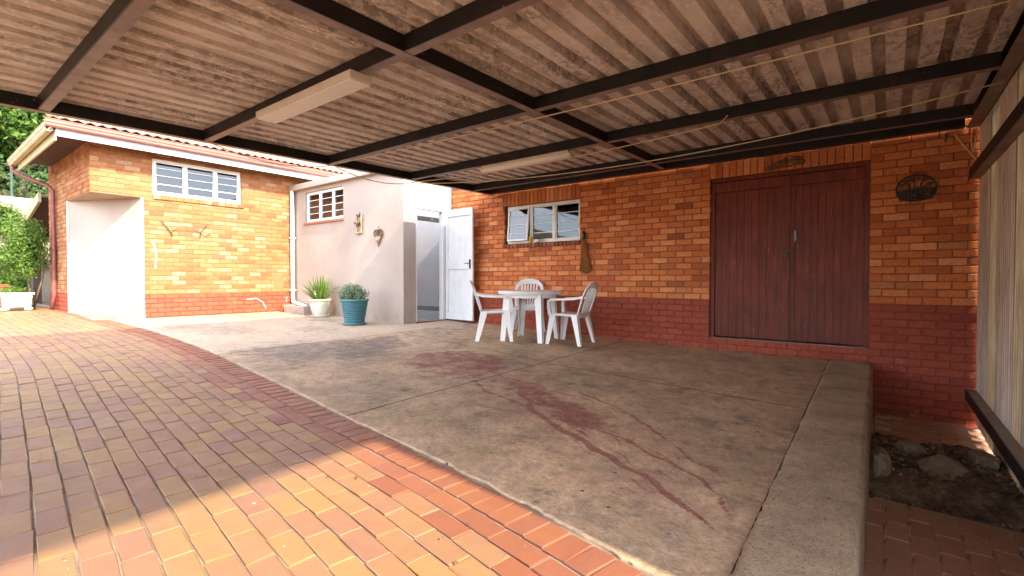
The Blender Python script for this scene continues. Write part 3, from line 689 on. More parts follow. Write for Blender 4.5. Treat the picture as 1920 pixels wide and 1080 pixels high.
# ---- the long brick outbuilding
YM = 6.80; FM = ((0, YM, 0), (1, 0, 0), (0, -1, 0), 0.0)
DOOR = (-1.901, -0.165, -0.779, 1.345); WIN = (-5.455, -3.905, 0.631, 1.302)
outb = empty('brick_outbuilding', (-3.0, 6.95, -0.93), label='orange brick outbuilding with red painted base and wide wooden double doors', cat='building')
ZD = -0.275; CO = 0.0837
LINT_D = (-1.905, -0.16, 1.345, 1.565); LINT_W = (-5.47, -3.895, 1.302, 1.545); SILL = (-5.47, -3.895, 0.555, 0.631)
holes = [DOOR, WIN]
wall = slab_wall(FM, -6.87, 0.76, -1.72, 2.0, 0.22, holes, outb, 'wall', [M['mortar'], M['mortar_red']], split=ZD)
rects = course_bricks(-6.78, 0.735, -1.62, 1.72, ZD, CO, -0.165, 0.2313, holes + [LINT_D, LINT_W, SILL])
rects = [r for r in rects if not (r[1] < -0.55 and r[3] < G(r[0], 6.8) - 0.01)]
def hidden_main(P): return P.z < 1.60 and not (P.x < -6.05)
place_bricks(wall, FM, rects, lambda r: 'dado' if r[3] < ZD + 0.01 else 'brick', 235, hidden_main)
def soldier(box, n, parent, name, mk, prot):
    a0, a1, z0, z1 = box; o = MB()
    w = (a1 - a0) / n
    base = link(name, MB().quad((a0, YM - 0.001, z0), (a1, YM - 0.001, z0), (a1, YM - 0.001, z1), (a0, YM - 0.001, z1)).mesh(name, M['mortar'], wloc(parent)), parent)
    me, V, F = brick_mesh(w - 0.010, z1 - z0 - 0.006, 'brick', M[mk], prot=prot, d=0.0005)
    for i in range(n):
        link('brick', me, base, Vector((a0 + (i + 0.5) * w, YM - 0.0015 - random.uniform(0, .002), (z0 + z1) / 2)) - wloc(base))
    return base
soldier(LINT_D, 21, outb, 'door_lintel', 'brick', 0.009)
soldier(LINT_W, 19, outb, 'window_lintel', 'brick', 0.009)
sl = soldier(SILL, 20, outb, 'window_sill', 'sill', 0.035)
window(outb, FM, WIN[0] + 0.03, WIN[1] - 0.005, WIN[2] + 0.004, WIN[3] - 0.004, (0.335, 0.655), (0.22, 0.48, 0.74), depth=0.09, fw=0.038, open_first=R(6))
# shell: back, sides, roof and floor, so the rooms stay dark
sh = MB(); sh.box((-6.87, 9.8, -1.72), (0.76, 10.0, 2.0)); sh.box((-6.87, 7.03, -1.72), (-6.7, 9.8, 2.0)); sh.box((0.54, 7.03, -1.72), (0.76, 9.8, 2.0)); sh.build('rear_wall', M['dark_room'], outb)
MB().box((-7.0, 6.86, 2.002), (0.9, 10.1, 2.12)).build('roof', M['roof'], outb)
MB().box((-6.69, 7.03, -0.9), (0.53, 9.79, -0.78)).build('room_floor', M['floorgrey'], outb)
# door: frame, two leaves of boards, cover strip, lock
dr = MB(); yd = YM + 0.035
dr.box((DOOR[0]+.002, yd, DOOR[2]), (DOOR[0] + 0.05, yd + 0.10, DOOR[3] - 0.052)); dr.box((DOOR[1] - 0.05, yd, DOOR[2]), (DOOR[1]-.002, yd + 0.10, DOOR[3] - 0.052)); dr.box((DOOR[0]+.002, yd, DOOR[3] - 0.05), (DOOR[1]-.002, yd + 0.10, DOOR[3]-.002))
dframe = dr.build('door_frame', M['doorwood'], outb)
def leaf_door(x0, x1, st0, st1, nb):
    zb, zt = DOOR[2] + 0.012, DOOR[3] - 0.056
    l = MB(); l.box((x0, yd + 0.045, zb), (x1, yd + 0.06, zt)); lo = l.build('door_leaf', M['doorwood'], outb)
    MB().cbox((x0, yd + 0.012, zt - 0.13), (x1, yd + 0.044, zt), 0.004).build('rail', M['doorwood'], lo)
    if st0: MB().cbox((x0, yd + 0.014, zb), (x0 + st0, yd + 0.044, zt - 0.131), 0.004).build('stile', M['doorwood'], lo)
    if st1: MB().cbox((x1 - st1, yd + 0.014, zb), (x1, yd + 0.044, zt - 0.131), 0.004).build('stile', M['doorwood'], lo)
    b0, b1 = x0 + st0 + 0.001, x1 - st1 - 0.001; w = (b1 - b0) / nb
    for i in range(nb):
        dy = random.uniform(0, 0.003)
        MB().cbox((b0 + i*w + 0.0018, yd + 0.024 + dy, zb + random.uniform(0, .008)), (b0 + (i+1)*w - 0.0018, yd + 0.044, zt - 0.131), 0.006).build('board', M['doorwood'], lo)
    return lo
l1 = leaf_door(-1.848, -1.002, 0.0, 0.13, 8)
l2 = leaf_door(-0.998, -0.218, 0.09, 0.13, 7)
MB().cbox((-1.03, yd - 0.008, DOOR[2] + 0.03), (-0.962, yd + 0.011, DOOR[3] - 0.07), 0.004).build('cover_strip', M['doorwood'], outb)
h = MB(); h.box((-1.05, yd - 0.02, 0.335), (-0.93, yd - 0.0085, 0.365)); h.box((-1.03, yd - 0.05, 0.27), (-0.975, yd - 0.021, 0.33)); h.tube([(-1.022, yd-.035, 0.33), (-1.022, yd-.035, 0.36), (-1.003, yd-.035, .378), (-.983, yd-.035, 0.36), (-.983, yd-.035, 0.33)], 0.005, 6)
h.build('padlock', M['rust'], outb)
h = MB(); h.box((-0.915, yd + 0.004, 0.47), (-0.895, yd + 0.0135, 0.60)); h.build('lock_plate', M['chrome'], outb)
MB().box((-1.86, YM - 0.012, -0.782), (-0.2, YM + 0.034, -0.776)).build('threshold_strip', M['chrome'], outb)

# ---- flat-roofed plastered lean-to
XL, YL, XLL = -6.787, 5.595, -10.55
lean = empty('plastered_annex', (-8.6, 6.2, -0.78), label='flat roofed cream plastered annex joining the two brick buildings', cat='building')
FY = ((0, YL, 0), (1, 0, 0), (0, -1, 0), 0.0); FX = ((XL, 0, 0), (0, 1, 0), (1, 0, 0), math.pi / 2)
WL = (-10.09, -8.63, 1.215, 1.885); DL = (5.88, 6.62, -0.775, 1.36)
slab_wall(FY, XLL + 0.002, XL, -0.95, 1.955, 0.16, [WL], lean, 'front_wall', [M['plaster']])
slab_wall(FX, YL + 0.161, YM - 0.012, -0.95, 1.955, 0.16, [DL], lean, 'side_wall', [M['plaster']])
MB().cbox((XLL - 0.05, YL - 0.11, 1.957), (XL + 0.03, 7.15, 2.075), 0.006).build('roof_slab', M['plaster'], lean)  # stops short at the back, an added opening that lets skylight into the room
MB().box((XLL, 8.2, -0.95), (-6.88, 8.35, 1.955)).build('rear_wall', M['inner'], lean)
MB().box((XLL+.01, 5.757, -0.95), (-6.948, 8.19, -0.765)).build('room_floor', M['floorgrey'], lean)
MB().box((-10.4, 8.165, -0.764), (-6.9, 8.199, -0.66)).build('skirting', M['floorgrey'], lean)
MB().box((XL - 0.17, 5.87, -0.90), (XL + 0.045, 6.63, -0.776)).build('door_step', M['dado'], lean)
window(lean, FY, WL[0] + 0.02, WL[1] - 0.005, WL[2] + 0.03, WL[3] - 0.005, (0.36, 0.70), (0.25, 0.5, 0.75), depth=0.075, fw=0.032)
MB().cbox((WL[0] - 0.02, YL - 0.03, WL[2] - 0.035), (WL[1] + 0.01, YL + 0.06, WL[2] + 0.012), 0.005).build('window_sill', M['sill'], lean)
MB().box((-10.3, 6.6, -0.76), (-8.6, 6.7, 1.95)).build('partition', M['inner'], lean)
f = MB()   # door frame in the side wall
f.box((XL - 0.11, DL[0] + .001, DL[2]), (XL - 0.02, DL[0] + 0.045, DL[3] - 0.056)); f.box((XL - 0.11, DL[1] - 0.055, DL[2]), (XL - 0.004, DL[1] - .001, DL[3] - 0.056)); f.box((XL - 0.11, DL[0] + .001, DL[3] - 0.055), (XL - 0.004, DL[1] - .001, DL[3] - .001))
f.build('door_frame', M['white'], lean)
# open white boarded door, swung back to the brick wall
hx, hy, ang = XL + 0.02, 6.63, R(-3.0)
door = empty('hinged_door', (hx, hy, 0), ang); door.parent = lean; door.location = Vector((hx, hy, 0)) - Vector(lean.location)
def dbox(name, a, b, mat, par=None, c=0.003):
    mm = MB(); mm.cbox(a, b, c); o = link(name, mm.mesh(name, M[mat]), par or door); return o
zb, zt, LW = -0.765, 1.325, 0.742
dbox('stile', (0.0, -0.02, zb), (0.06, 0.02, zt), 'white'); dbox('stile', (LW - 0.03, -0.02, zb), (LW, 0.02, zt), 'white')
dbox('rail', (0.061, -0.019, zt - 0.13), (LW - 0.031, 0.019, zt), 'white'); dbox('rail', (0.061, -0.019, 0.19), (LW - 0.031, 0.019, 0.37), 'white'); dbox('rail', (0.061, -0.019, zb), (LW - 0.031, 0.019, zb + 0.13), 'white')
for (z0, z1) in ((zb + 0.131, 0.189), (0.371, zt - 0.131)):
    for i in range(4):
        w = (LW - 0.092) / 4; x0 = 0.061 + i * w
        dbox('board', (x0 + .0015, 0.0, z0), (x0 + w - .0015, 0.014, z1), 'white', c=0.006)
mm = MB(); mm.box((LW - 0.085, -0.027, 0.20), (LW - 0.045, -0.0195, 0.37)); mm.tube([(LW - 0.065, -0.02, 0.30), (LW - 0.065, -0.06, 0.30), (LW - 0.16, -0.065, 0.295)], 0.008, 8)
link('handle', mm.mesh('handle', M['black']), door)
# inner door standing ajar in the room, transom and bell on the wall behind
d2 = MB(); d2.cbox((-7.46, 6.02, -0.758), (-7.42, 6.42, 1.18), 0.003); inn = d2.build('inner_door', M['white'], lean)
k = MB(); k.lathe([(0.0, 0), (0.022, 0.004), (0.026, 0.02), (0.012, 0.034)], 12); me = k.mesh('knob', M['chrome'])
o = link('knob', me, inn, Vector((-7.42, 6.36, 0.40)) - wloc(inn)); o.rotation_euler = (0, R(90), 0)
MB().box((-7.4195, 6.345, 0.14), (-7.417, 6.375, 0.24)).build('keyhole_plate', M['black'], inn)
t = MB(); t.box((-7.5, 5.9, 1.19), (-7.40, 7.1, 1.27)); t.build('transom', M['white'], lean)
b = MB(); b.box((-8.05, 8.135, 0.52), (-7.95, 8.199, 0.66)); b.build('wall_switch', M['black'], lean)

# ---- yellow brick house on the left
XH, YH = -10.55, 2.075
house = empty('brick_house', (-12.5, 6.0, -0.68), label='yellow brick house with tiled roof, red gutter and cut-away plastered corner', cat='building')
FHX = ((XH, 0, 0), (0, 1, 0), (1, 0, 0), math.pi / 2); FHY = ((0, YH, 0), (1, 0, 0), (0, -1, 0), 0.0)
WH = (2.945, 4.475, 1.52, 2.205); NZ = 1.465
NA, NB = 2.785, -12.18
holesX = [WH, (2.0, NA, -2, NZ)]
zdh = -0.273
wx = slab_wall(FHX, YH + 0.0, 9.5, -1.0, 2.62, 0.22, holesX, house, 'wall', [M['mortar_y'], M['mortar_red']], split=zdh)
rx = course_bricks(YH + 0.002, YL + 0.0, -0.86, 2.30, zdh, 0.084, YH, 0.2313, holesX)
place_bricks(wx, FHX, rx, lambda r: 'dado_y' if r[3] < zdh + 0.01 else 'brick_y', 230)
holesY = [(NB, -10, -2, NZ)]
wy = slab_wall(FHY, -13.95, XH - 0.221, -1.0, 2.62, 0.22, holesY, house, 'wall', [M['mortar_y'], M['mortar_red']], split=zdh)
ry = course_bricks(-13.94, XH + 0.005, -0.76, 2.58, zdh, 0.084, XH + 0.116, 0.2313, holesY)
place_bricks(wy, FHY, ry, lambda r: 'dado_y' if r[3] < zdh + 0.01 else 'brick_y', 70)
# cut-away corner: diagonal plastered wall and its soffit
nm = MB(); A, B = Vector((XH + 0.006, NA + 0.004, 0)), Vector((NB - 0.004, YH - 0.006, 0)); off = Vector((-0.12, 0.25, 0)) * 0.5
P = [(A.x, A.y, -1), (B.x, B.y, -1), (B.x, B.y, NZ - .004), (A.x, A.y, NZ - .004), (A.x - .1, A.y + .2, -1), (B.x - .02, B.y + .2, -1), (B.x - .02, B.y + .2, NZ - .004), (A.x - .1, A.y + .2, NZ - .004)]
nm.add(P, [(0,1,2,3),(7,6,5,4),(0,4,5,1),(1,5,6,2),(2,6,7,3),(3,7,4,0)]); nm.build('corner_plaster', M['plaster'], house)
nm = MB(); nm.add([(XH - 0.002, YH + 0.002, NZ - .003), (XH - 0.002, NA + .2, NZ - .003), (NB - .1, YH + .25, NZ - .003), (NB, YH + .002, NZ - .003)], [(0, 1, 2, 3)]); nm.build('corner_soffit', M['plaster'], house)
nm = MB(); nm.sweep([(XH + 0.012, NA + 0.0, -0.9), (XH + 0.012, NA, NZ)], 0.035, 0.02, (0, 1, 0)); nm.build('plaster_edge', M['plaster_mark'], house)
nm = MB(); nm.sweep([(NB, YH - 0.012, -0.9), (NB, YH - 0.012, NZ)], 0.035, 0.02, (1, 0, 0)); nm.build('plaster_edge', M['plaster_mark'], house)
window(house, FHX, WH[0] + 0.005, WH[1] - 0.005, WH[2] + 0.03, WH[3] - 0.005, (0.345, 0.69), (0.28, 0.56, 0.80), depth=0.06, fw=0.045)
sb = MB().box((XH - 0.06, WH[0], WH[2] - 0.06), (XH + 0.025, WH[1] + 0.04, WH[2] + 0.026)).build('window_sill', M['mortar_y'], house)
me, V, F = brick_mesh(0.1145, 0.08, 'brick', M['brick_y'], prot=0.012, d=0.0005)
for i in range(13): link('brick', me, sb, Vector((XH + 0.026, WH[0] + 0.06 + i * 0.1205, WH[2] - 0.017)) - wloc(sb), math.pi / 2)
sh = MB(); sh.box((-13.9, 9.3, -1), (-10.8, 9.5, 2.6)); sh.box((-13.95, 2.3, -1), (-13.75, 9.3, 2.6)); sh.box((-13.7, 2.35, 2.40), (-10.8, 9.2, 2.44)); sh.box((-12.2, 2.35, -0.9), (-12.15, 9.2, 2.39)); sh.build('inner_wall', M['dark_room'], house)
# roof: eaves, gutters, tiles
EXX, EYY, EZ = -10.07, 1.56, 2.30
PITCH = R(24); SL = math.tan(PITCH)
ro = MB(); rx_, ry_ = -14.3, 9.8
ridge = EZ + 0.10 + (2.35) * SL
zt0 = EZ + 0.155
ro.add([(EXX, EYY, zt0), (EXX, ry_, zt0), (EXX - 2.2, EYY + 2.2, zt0 + 2.2*SL), (EXX - 2.2, ry_, zt0 + 2.2*SL), (rx_, EYY, zt0), (rx_ + 2.0, EYY + 2.2, zt0 + 2.2*SL), (rx_, ry_, zt0), (rx_ + 2.0, ry_, zt0 + 2.2*SL)],
       [(0, 1, 3, 2), (0, 2, 5, 4), (4, 5, 7, 6), (2, 3, 7, 5)])
ro.add([(EXX, EYY, zt0 - .03), (EXX, ry_, zt0 - .03), (EXX - 2.2, EYY + 2.2, zt0 + 2.2*SL - .03), (EXX - 2.2, ry_, zt0 + 2.2*SL - .03), (rx_, EYY, zt0 - .03), (rx_ + 2.0, EYY + 2.2, zt0 + 2.2*SL - .03)],
       [(0, 2, 3, 1), (0, 4, 5, 2)], 1)
roof = ro.build('roof', [M['tile'], M['brownpaint']], house)
# tiles of the courtyard slope: a wavy pan each
def tile_mesh():
    p = MB(); n = 8; w, l = 0.30, 0.36; V = []; F = []
    for j, yy in enumerate((0, l)):
        for i in range(n + 1):
            xx = w * i / n; zz = 0.017 * math.cos(2 * math.pi * xx / (w / 2)) + (0.020 if j == 0 else 0.006)
            V.append((yy, xx, zz))
    for i in range(n + 1): V.append((0, V[i][1], V[i][2] - 0.018))
    for i in range(n): F.append((i, i+1, n+1+i+1, n+1+i)); F.append((i+1, i, 2*(n+1)+i, 2*(n+1)+i+1))
    p.add(V, F); return p
tm = tile_mesh(); tme = tm.mesh('tile', M['tile'])
rest = MB()
for j in range(7):
    for i in range(28):
        yy = EYY - 0.02 + i * 0.298; dx = -0.0 - j * 0.32 * math.cos(PITCH)
        if yy < EYY + (-dx) - 0.1: continue
        loc = Vector((EXX + 0.06 + dx, yy, zt0 + 0.035 + (-dx - 0.06) * SL + random.uniform(-.003, .003)))
        if j < 3:
            o = link('tile', tme, roof, loc - wloc(roof)); o.rotation_euler = (0, -(math.pi - PITCH) + math.pi * 2, 0) if False else (0, PITCH, 0); o.scale = (-1, 1, 1)
        else:
            ca, sa = math.cos(PITCH), math.sin(PITCH)
            rest.add([(loc.x - v[0]*ca - v[2]*sa*-1, loc.y + v[1], loc.z + v[0]*sa + v[2]*ca) for v in tm.v], tm.f, 0, random.random())
if rest.f: tag(rest.build('tile_field', M['tile'], roof, rnd=True), kind='stuff')
hp = MB(); hp.tube([(EXX + 0.05, EYY - 0.05, zt0 + 0.08), (EXX - 2.2, EYY + 2.2, zt0 + 2.2*SL + 0.08)], 0.075, 10); hp.build('hip_tile', M['tile'], roof)
MB().box((EXX - 0.045, EYY + 0.03, 2.205), (EXX - 0.02, 9.6, 2.318)).build('fascia_board', M['fascia'], house)
MB().box((EXX - 0.4, EYY + 0.05, 2.335), (EXX - 0.05, 9.5, 2.35)).build('eaves_board', M['brownpaint'], house)
def gutter(name, p0, p1, out, mat):
    p = MB(); d = Vector(p1) - Vector(p0); out = Vector(out); prof = [(0, 0.10), (0, 0.0), (0.02, -0.012), (0.075, -0.012), (0.092, 0.010), (0.092, 0.040), (0.106, 0.050), (0.106, 0.088), (0.114, 0.094), (0.114, 0.104), (0.100, 0.104), (0.095, 0.055), (0.080, 0.035), (0.07, 0.0), (0.01, 0.0), (0.008, 0.10)]
    n = len(prof); V = []
    for q in (Vector(p0), Vector(p1)):
        for (a, z) in prof: v = q + out * a; V.append((v.x, v.y, v.z + z))
    F = [(i, (i+1) % n, n + (i+1) % n, n + i) for i in range(n)] + [tuple(range(n)), tuple(reversed(range(n, 2*n)))]
    p.add(V, F); return p.build(name, mat, house)
gutter('gutter', (EXX - 0.015, EYY - 0.10, 2.325), (EXX - 0.015, 9.5, 2.325), (1, 0, 0), M['gutter_red'])
gutter('gutter', (EXX - 0.02, EYY + 0.0, 2.27), (-13.75, EYY + 0.0, 2.25), (0, -1, 0), M['gutter_cream'])
MB().box((-13.6, EYY + 0.02, 2.14), (EXX - 0.05, EYY + 0.045, 2.30)).build('fascia_board', M['gutter_cream'], house)
MB().box((-13.6, EYY + 0.05, 2.318), (EXX - 0.42, YH + 0.1, 2.33)).build('eaves_board', M['brownpaint'], house)
dp = MB(); dp.tube([(-13.6, EYY - 0.05, 2.26), (-13.6, EYY - 0.05, 2.13), (-13.45, EYY + 0.1, 2.02), (-13.2, YH - 0.12, 1.86), (-13.15, YH - 0.06, 1.76), (-13.15, YH - 0.06, -0.3), (-13.15, YH - 0.10, -0.55)], 0.035, 10)
dp.build('downpipe', M['pipe_red'], house, smooth=True)
# white plaster smears left on the wall
for pts, w in (([(2.915, 0.70), (2.965, 0.60), (2.985, 0.45), (2.975, 0.20)], 0.022), ([(4.55, -0.42), (4.75, -0.40), (4.88, -0.48), (4.95, -0.62)], 0.014), ([(5.40, -0.39), (5.40, -0.50)], 0.012)):
    s = MB(); s.sweep([(XH + 0.0105, a, z) for a, z in pts], w, 0.004, (0, 1, -0.3)); s.build('plaster_smear', M['plaster_mark'], house)
s = MB(); s.box((XH + 0.004, 5.12, -0.22), (XH + 0.0105, 5.33, 0.12)); s.build('plaster_patch', M['mortar_y'], house)

# lower roof, garden wall and planting beyond the house
lr = empty('lean_to_roof', (-15.6, 2.6, -0.6), label='low brown roof edge beyond the downpipe of the brick house', cat='roof')
p = MB(); p.add([(-14.2, 2.0, 1.75), (-14.2, 6.0, 1.75), (-17.2, 6.0, 1.15), (-17.2, 2.0, 1.15), (-14.2, 2.0, 1.68), (-14.2, 6.0, 1.68), (-17.2, 6.0, 1.08), (-17.2, 2.0, 1.08)], [(0,1,2,3),(7,6,5,4),(0,3,7,4),(1,5,6,2),(3,2,6,7),(0,4,5,1)]); p.build('sheeting', M['brownpaint'], lr)
MB().box((-17.25, 1.95, 0.95), (-17.15, 6.05, 1.12)).build('barge_board', M['gutter_cream'], lr)
p = MB(); p.add([(-14.1, 1.98, 1.83), (-17.3, 1.98, 1.19), (-17.3, 1.98, 0.99), (-14.1, 1.98, 1.63), (-14.1, 1.93, 1.83), (-17.3, 1.93, 1.19), (-17.3, 1.93, 0.99), (-14.1, 1.93, 1.63)], [(0,1,2,3),(7,6,5,4),(0,4,5,1),(1,5,6,2),(2,6,7,3),(3,7,4,0)]); p.build('barge_board', M['gutter_cream'], lr)
for y in (2.2, 5.8): MB().cbox((-16.95, y, -0.75), (-16.8, y + 0.14, 1.10), 0.01).build('post', M['brownpaint'], lr)
rw = empty('garden_wall', (-18.2, 2, -0.6), label='weathered cream retaining wall behind the potted planter', cat='wall')
MB().cbox((-18.5, -9, -1.0), (-18.0, 9, 2.15), 0.03).build('wall', M['retain'], rw)
for i in range(9): MB().cbox((-18.03, -8.9 + i * 2.0, -0.9), (-17.93, -8.65 + i * 2.0, 2.05), 0.02).build('pier', M['retain'], rw)
lw = empty('low_brick_wall', (-16.6, 0.6, -0.55), label='low red brick garden edging wall behind the white planter', cat='wall')
core = MB().box((-16.7, -3.0, -0.9), (-16.51, 1.75, -0.12)).build('core', M['mortar_red'], lw)
me, V, F = brick_mesh(0.222, 0.075, 'brick', M['dado_y'])
for kz in range(6):
    for i in range(20):
        link('brick', me, core, Vector((-16.51, -2.9 + i * 0.232 + (kz % 2) * 0.116, -0.58 + kz * 0.086)) - wloc(core), math.pi / 2)
fe = empty('mesh_fence', (-18.25, 0, 2.15), label='wire mesh fence with posts on top of the garden wall', cat='fence')
p = MB()
for i in range(60): p.tube([(-18.25, -8 + i * 0.27, 2.15), (-18.25, -8 + i * 0.27, 3.05)], 0.006, 4)
for kz in range(5): p.tube([(-18.25, -8, 2.25 + kz * 0.19), (-18.25, 8, 2.25 + kz * 0.19)], 0.006, 4)
p.build('wire_mesh', M['black'], fe)
for i in range(9): MB().tube([(-18.25, -8 + i * 2, 2.14), (-18.25, -8 + i * 2, 3.1)], 0.03, 8).build('post', M['green_iron'], fe)

# ------------------------------------------------------------------ carport
def ZB(y): return 1.434 + 0.018 * (y - 0.57)
BH, BF, TH = 0.105, 0.080, 0.008
car = empty('carport', (-2.5, 2.6, -0.95), label='steel framed carport with dirty ribbed sheet roof over the yard', cat='carport')
def channel_x(name, y, x0, x1, dz=0.0, h=BH, fl=BF):
    """channel running in x; web towards the yard, flanges to the wall"""
    zb = ZB(y) + dz; p = MB()
    p.box((x0, y - fl, zb), (x1, y - fl + TH, zb + h)); o = p.build(name, M['steel'], car)
    q = MB(); q.box((x0, y - fl + TH + .0005, zb), (x1, y, zb + TH)); q.build('flange', M['flange'], o)
    q = MB(); q.box((x0, y - fl + TH + .0005, zb + h - TH), (x1, y, zb + h)); q.build('flange', M['steel'], o)
    return o
XE0, XE1 = -5.71, 0.72
for y in (-1.35, -0.35, 0.865, 2.12, 3.56, 4.93, 6.30): 
    channel_x('purlin', y, XE0 + 0.012, -2.54 - 0.0, 0.0); channel_x('purlin', y, -2.46 + .001, XE1 - 0.105, 0.0)
def channel_y(name, x, y0, y1, fl=BF, h=BH, dz=0.0, mirror=False):
    p = MB(); s = -1 if not mirror else 1; V = []
    def slab_(xa, xb, za, zb_):
        mb_ = MB(); V = [(xa, y0, ZB(y0)+za+dz), (xb, y0, ZB(y0)+za+dz), (xb, y1, ZB(y1)+za+dz), (xa, y1, ZB(y1)+za+dz), (xa, y0, ZB(y0)+zb_+dz), (xb, y0, ZB(y0)+zb_+dz), (xb, y1, ZB(y1)+zb_+dz), (xa, y1, ZB(y1)+zb_+dz)]
        mb_.add(V, [(0,3,2,1),(4,5,6,7),(0,1,5,4),(1,2,6,5),(2,3,7,6),(3,0,4,7)]); return mb_
    o = slab_(x - TH, x, 0, h).build(name, M['steel'], car)
    slab_(x - fl, x - TH - .0005, 0, TH).build('flange', M['flange'], o)
    slab_(x - fl, x - TH - .0005, h - TH, h).build('flange', M['steel'], o)
    return o
channel_y('rafter', -2.46, -1.6, 6.66, dz=-0.0005)
channel_y('rafter', XE0 + 0.01, -1.6, 6.79, h=0.125, dz=-0.003)
channel_y('rafter', 0.72, -1.6, 6.78, fl=0.10, dz=-0.001)
# plate bolted to the wall
wp = MB(); wp.box((XE0 + 0.02, 6.69, 1.548), (0.60, 6.70, 1.70)); wpo = wp.build('wall_plate', M['steel'], car)
MB().box((XE0 + 0.02, 6.7005, 1.548), (0.60, 6.788, 1.556)).build('flange', M['steel'], wpo)
for (x, y) in ((-5.74, -1.45), (-2.5, -1.5), (0.66, -1.45), (0.66, 2.0)):
    zg = G(x, y) - 0.05 if x < 0 else -1.6
    MB().cbox((x - 0.045, y - 0.045, zg), (x + 0.045, y + 0.045, ZB(y) - 0.004), 0.006).build('post', M['steel'], car)
# ribbed sheets
def sheet_mesh(n_rib, pitch, y0, y1):
    prof = []
    for i in range(n_rib):
        x = i * pitch
        prof += [(x, 0), (x + 0.108, 0), (x + 0.116, 0.075), (x + pitch - 0.008, 0.075)]
    prof += [(n_rib * pitch, 0), (n_rib * pitch + 0.03, 0)]
    return prof
PIT_R = 0.1917
prof = sheet_mesh(4, PIT_R, 0, 0); ysr = [-1.75 + i * 0.35 for i in range(25)]
ysr = [y for y in ysr if y < 6.6] + [6.685]
for k in range(9):
    x0 = -5.97 + k * 4 * PIT_R; p = MB(); n = len(prof); V = []; dzk = 0.0022 * (k % 2)
    for dz in (0.0, 0.003):
        for y in ysr:
            for (x, z) in prof: V.append((x0 + x, y, ZB(y) + BH + 0.002 + z + dz + dzk + 0.004 * nz(x0 + x, y, 2, 0.9)))
    L = len(ysr) * n; F = []
    for j in range(len(ysr) - 1):
        for i in range(n - 1):
            F.append((j*n+i, (j+1)*n+i, (j+1)*n+i+1, j*n+i+1)); F.append((L+j*n+i, L+j*n+i+1, L+(j+1)*n+i+1, L+(j+1)*n+i))
    p.add(V, F); p.build('roof_sheet', M['roof'], car)

# lamps under the purlins
lf = empty('ceiling_light', (-3.65, 2.06, 1.46), label='long boxed fluorescent light under the carport with opal cover', cat='light')
zt_, zb_ = ZB(2.1) - 0.001, ZB(2.1) - 0.062
MB().cbox((-4.36, 1.975, zb_ + 0.006), (-2.955, 2.155, zt_), 0.004).build('housing', M['lamp_body'], lf)
MB().cbox((-4.352, 1.983, zb_ - 0.004), (-2.963, 2.147, zb_ + 0.0055), 0.003).build('diffuser', M['lamp_diff'], lf)
l2_ = empty('batten_light', (-3.65, 4.89, 1.51), label='slim rounded batten light fixed below the carport beam nearer the brick wall', cat='light')
zb_ = ZB(4.9)
MB().cbox((-4.30, 4.865, zb_ - 0.028), (-2.96, 4.925, zb_ - 0.001), 0.003).build('base', M['lamp_body'], l2_)
p = MB(); p.tube([(-4.33, 4.895, zb_ - 0.052), (-4.31, 4.895, zb_ - 0.052), (-2.95, 4.895, zb_ - 0.052), (-2.93, 4.895, zb_ - 0.052)], [0.02, 0.040, 0.040, 0.02], 14); p.build('tube_cover', M['lamp_diff'], l2_, smooth=True)

# washing lines
def rope(label, pts, r=0.0055):
    p = MB(); p.tube(pts, r, 6); o = p.build('washing_line', M['rope'], smooth=True); return tag(o, label, 'washing line')
def sagged(a, b, sag, n=18):
    a, b = Vector(a), Vector(b)
    return [(a.lerp(b, i/n) - Vector((0, 0, sag * 4 * (i/n) * (1 - i/n)))) for i in range(n + 1)]
rope('washing line strung below the second carport beam, near the boxed light', sagged((-5.66, 3.46, 1.455), (0.66, 3.72, 1.50), 0.03))
rope('washing line sagging in front of the wooden double doors', sagged((-5.66, 4.88, 1.45), (0.67, 5.12, 1.475), 0.20))
rope('washing line tied with a knot to the carport beam above the round table', sagged((-5.66, 4.84, 1.46), (-1.27, 4.845, 1.475), 0.07) + [Vector((-1.2, 4.84, 1.54))])
rope('slack washing line hooked along the outer carport rafter', sagged((-5.66, 2.06, 1.45), (-5.66, 3.48, 1.455), 0.10))
rope('slack washing line looping beside the annex end of the outer rafter', sagged((-5.655, 3.56, 1.455), (-5.655, 4.86, 1.455), 0.09))

# ------------------------------------------------------------------ corrugated boundary fence on the right
XF = 0.735
fen = empty('sheet_fence', (XF, 4.2, -1.55), label='tall dusty corrugated sheet fence beside the sunken path', cat='fence')
def fence_sheet(y0, y1, mat, k):
    p = MB(); V = []; n = int((y1 - y0) / 0.0125); zs = (-1.475 if k < 4 else -1.6, 1.575)
    for dx in (0, 0.003):
        for z in zs:
            for i in range(n + 1):
                y = y0 + (y1 - y0) * i / n; V.append((XF + 0.015 * math.cos(2 * math.pi * y / 0.084) + dx + 0.002 * (k % 2) + 0.004 * z * (k % 2), y, z))
    m_ = n + 1; F = []
    for i in range(n): F.append((i, i+1, m_+i+1, m_+i)); F.append((2*m_+i+1, 2*m_+i, 3*m_+i, 3*m_+i+1))
    p.add(V, F); return p.build('fence_sheet' if mat != 'fibre' else 'translucent_sheet', M[mat], fen, smooth=True)
ys_f = [6.788, 6.12, 5.70, 5.02, 4.66, 4.40, 3.72, 3.04, 2.36, 1.58]
mt = ['fence', 'fibre', 'fence', 'fibre', 'fence', 'fence', 'fence', 'fence', 'fence']
for k in range(9): fence_sheet(ys_f[k+1] - 0.03, ys_f[k], mt[k], k)
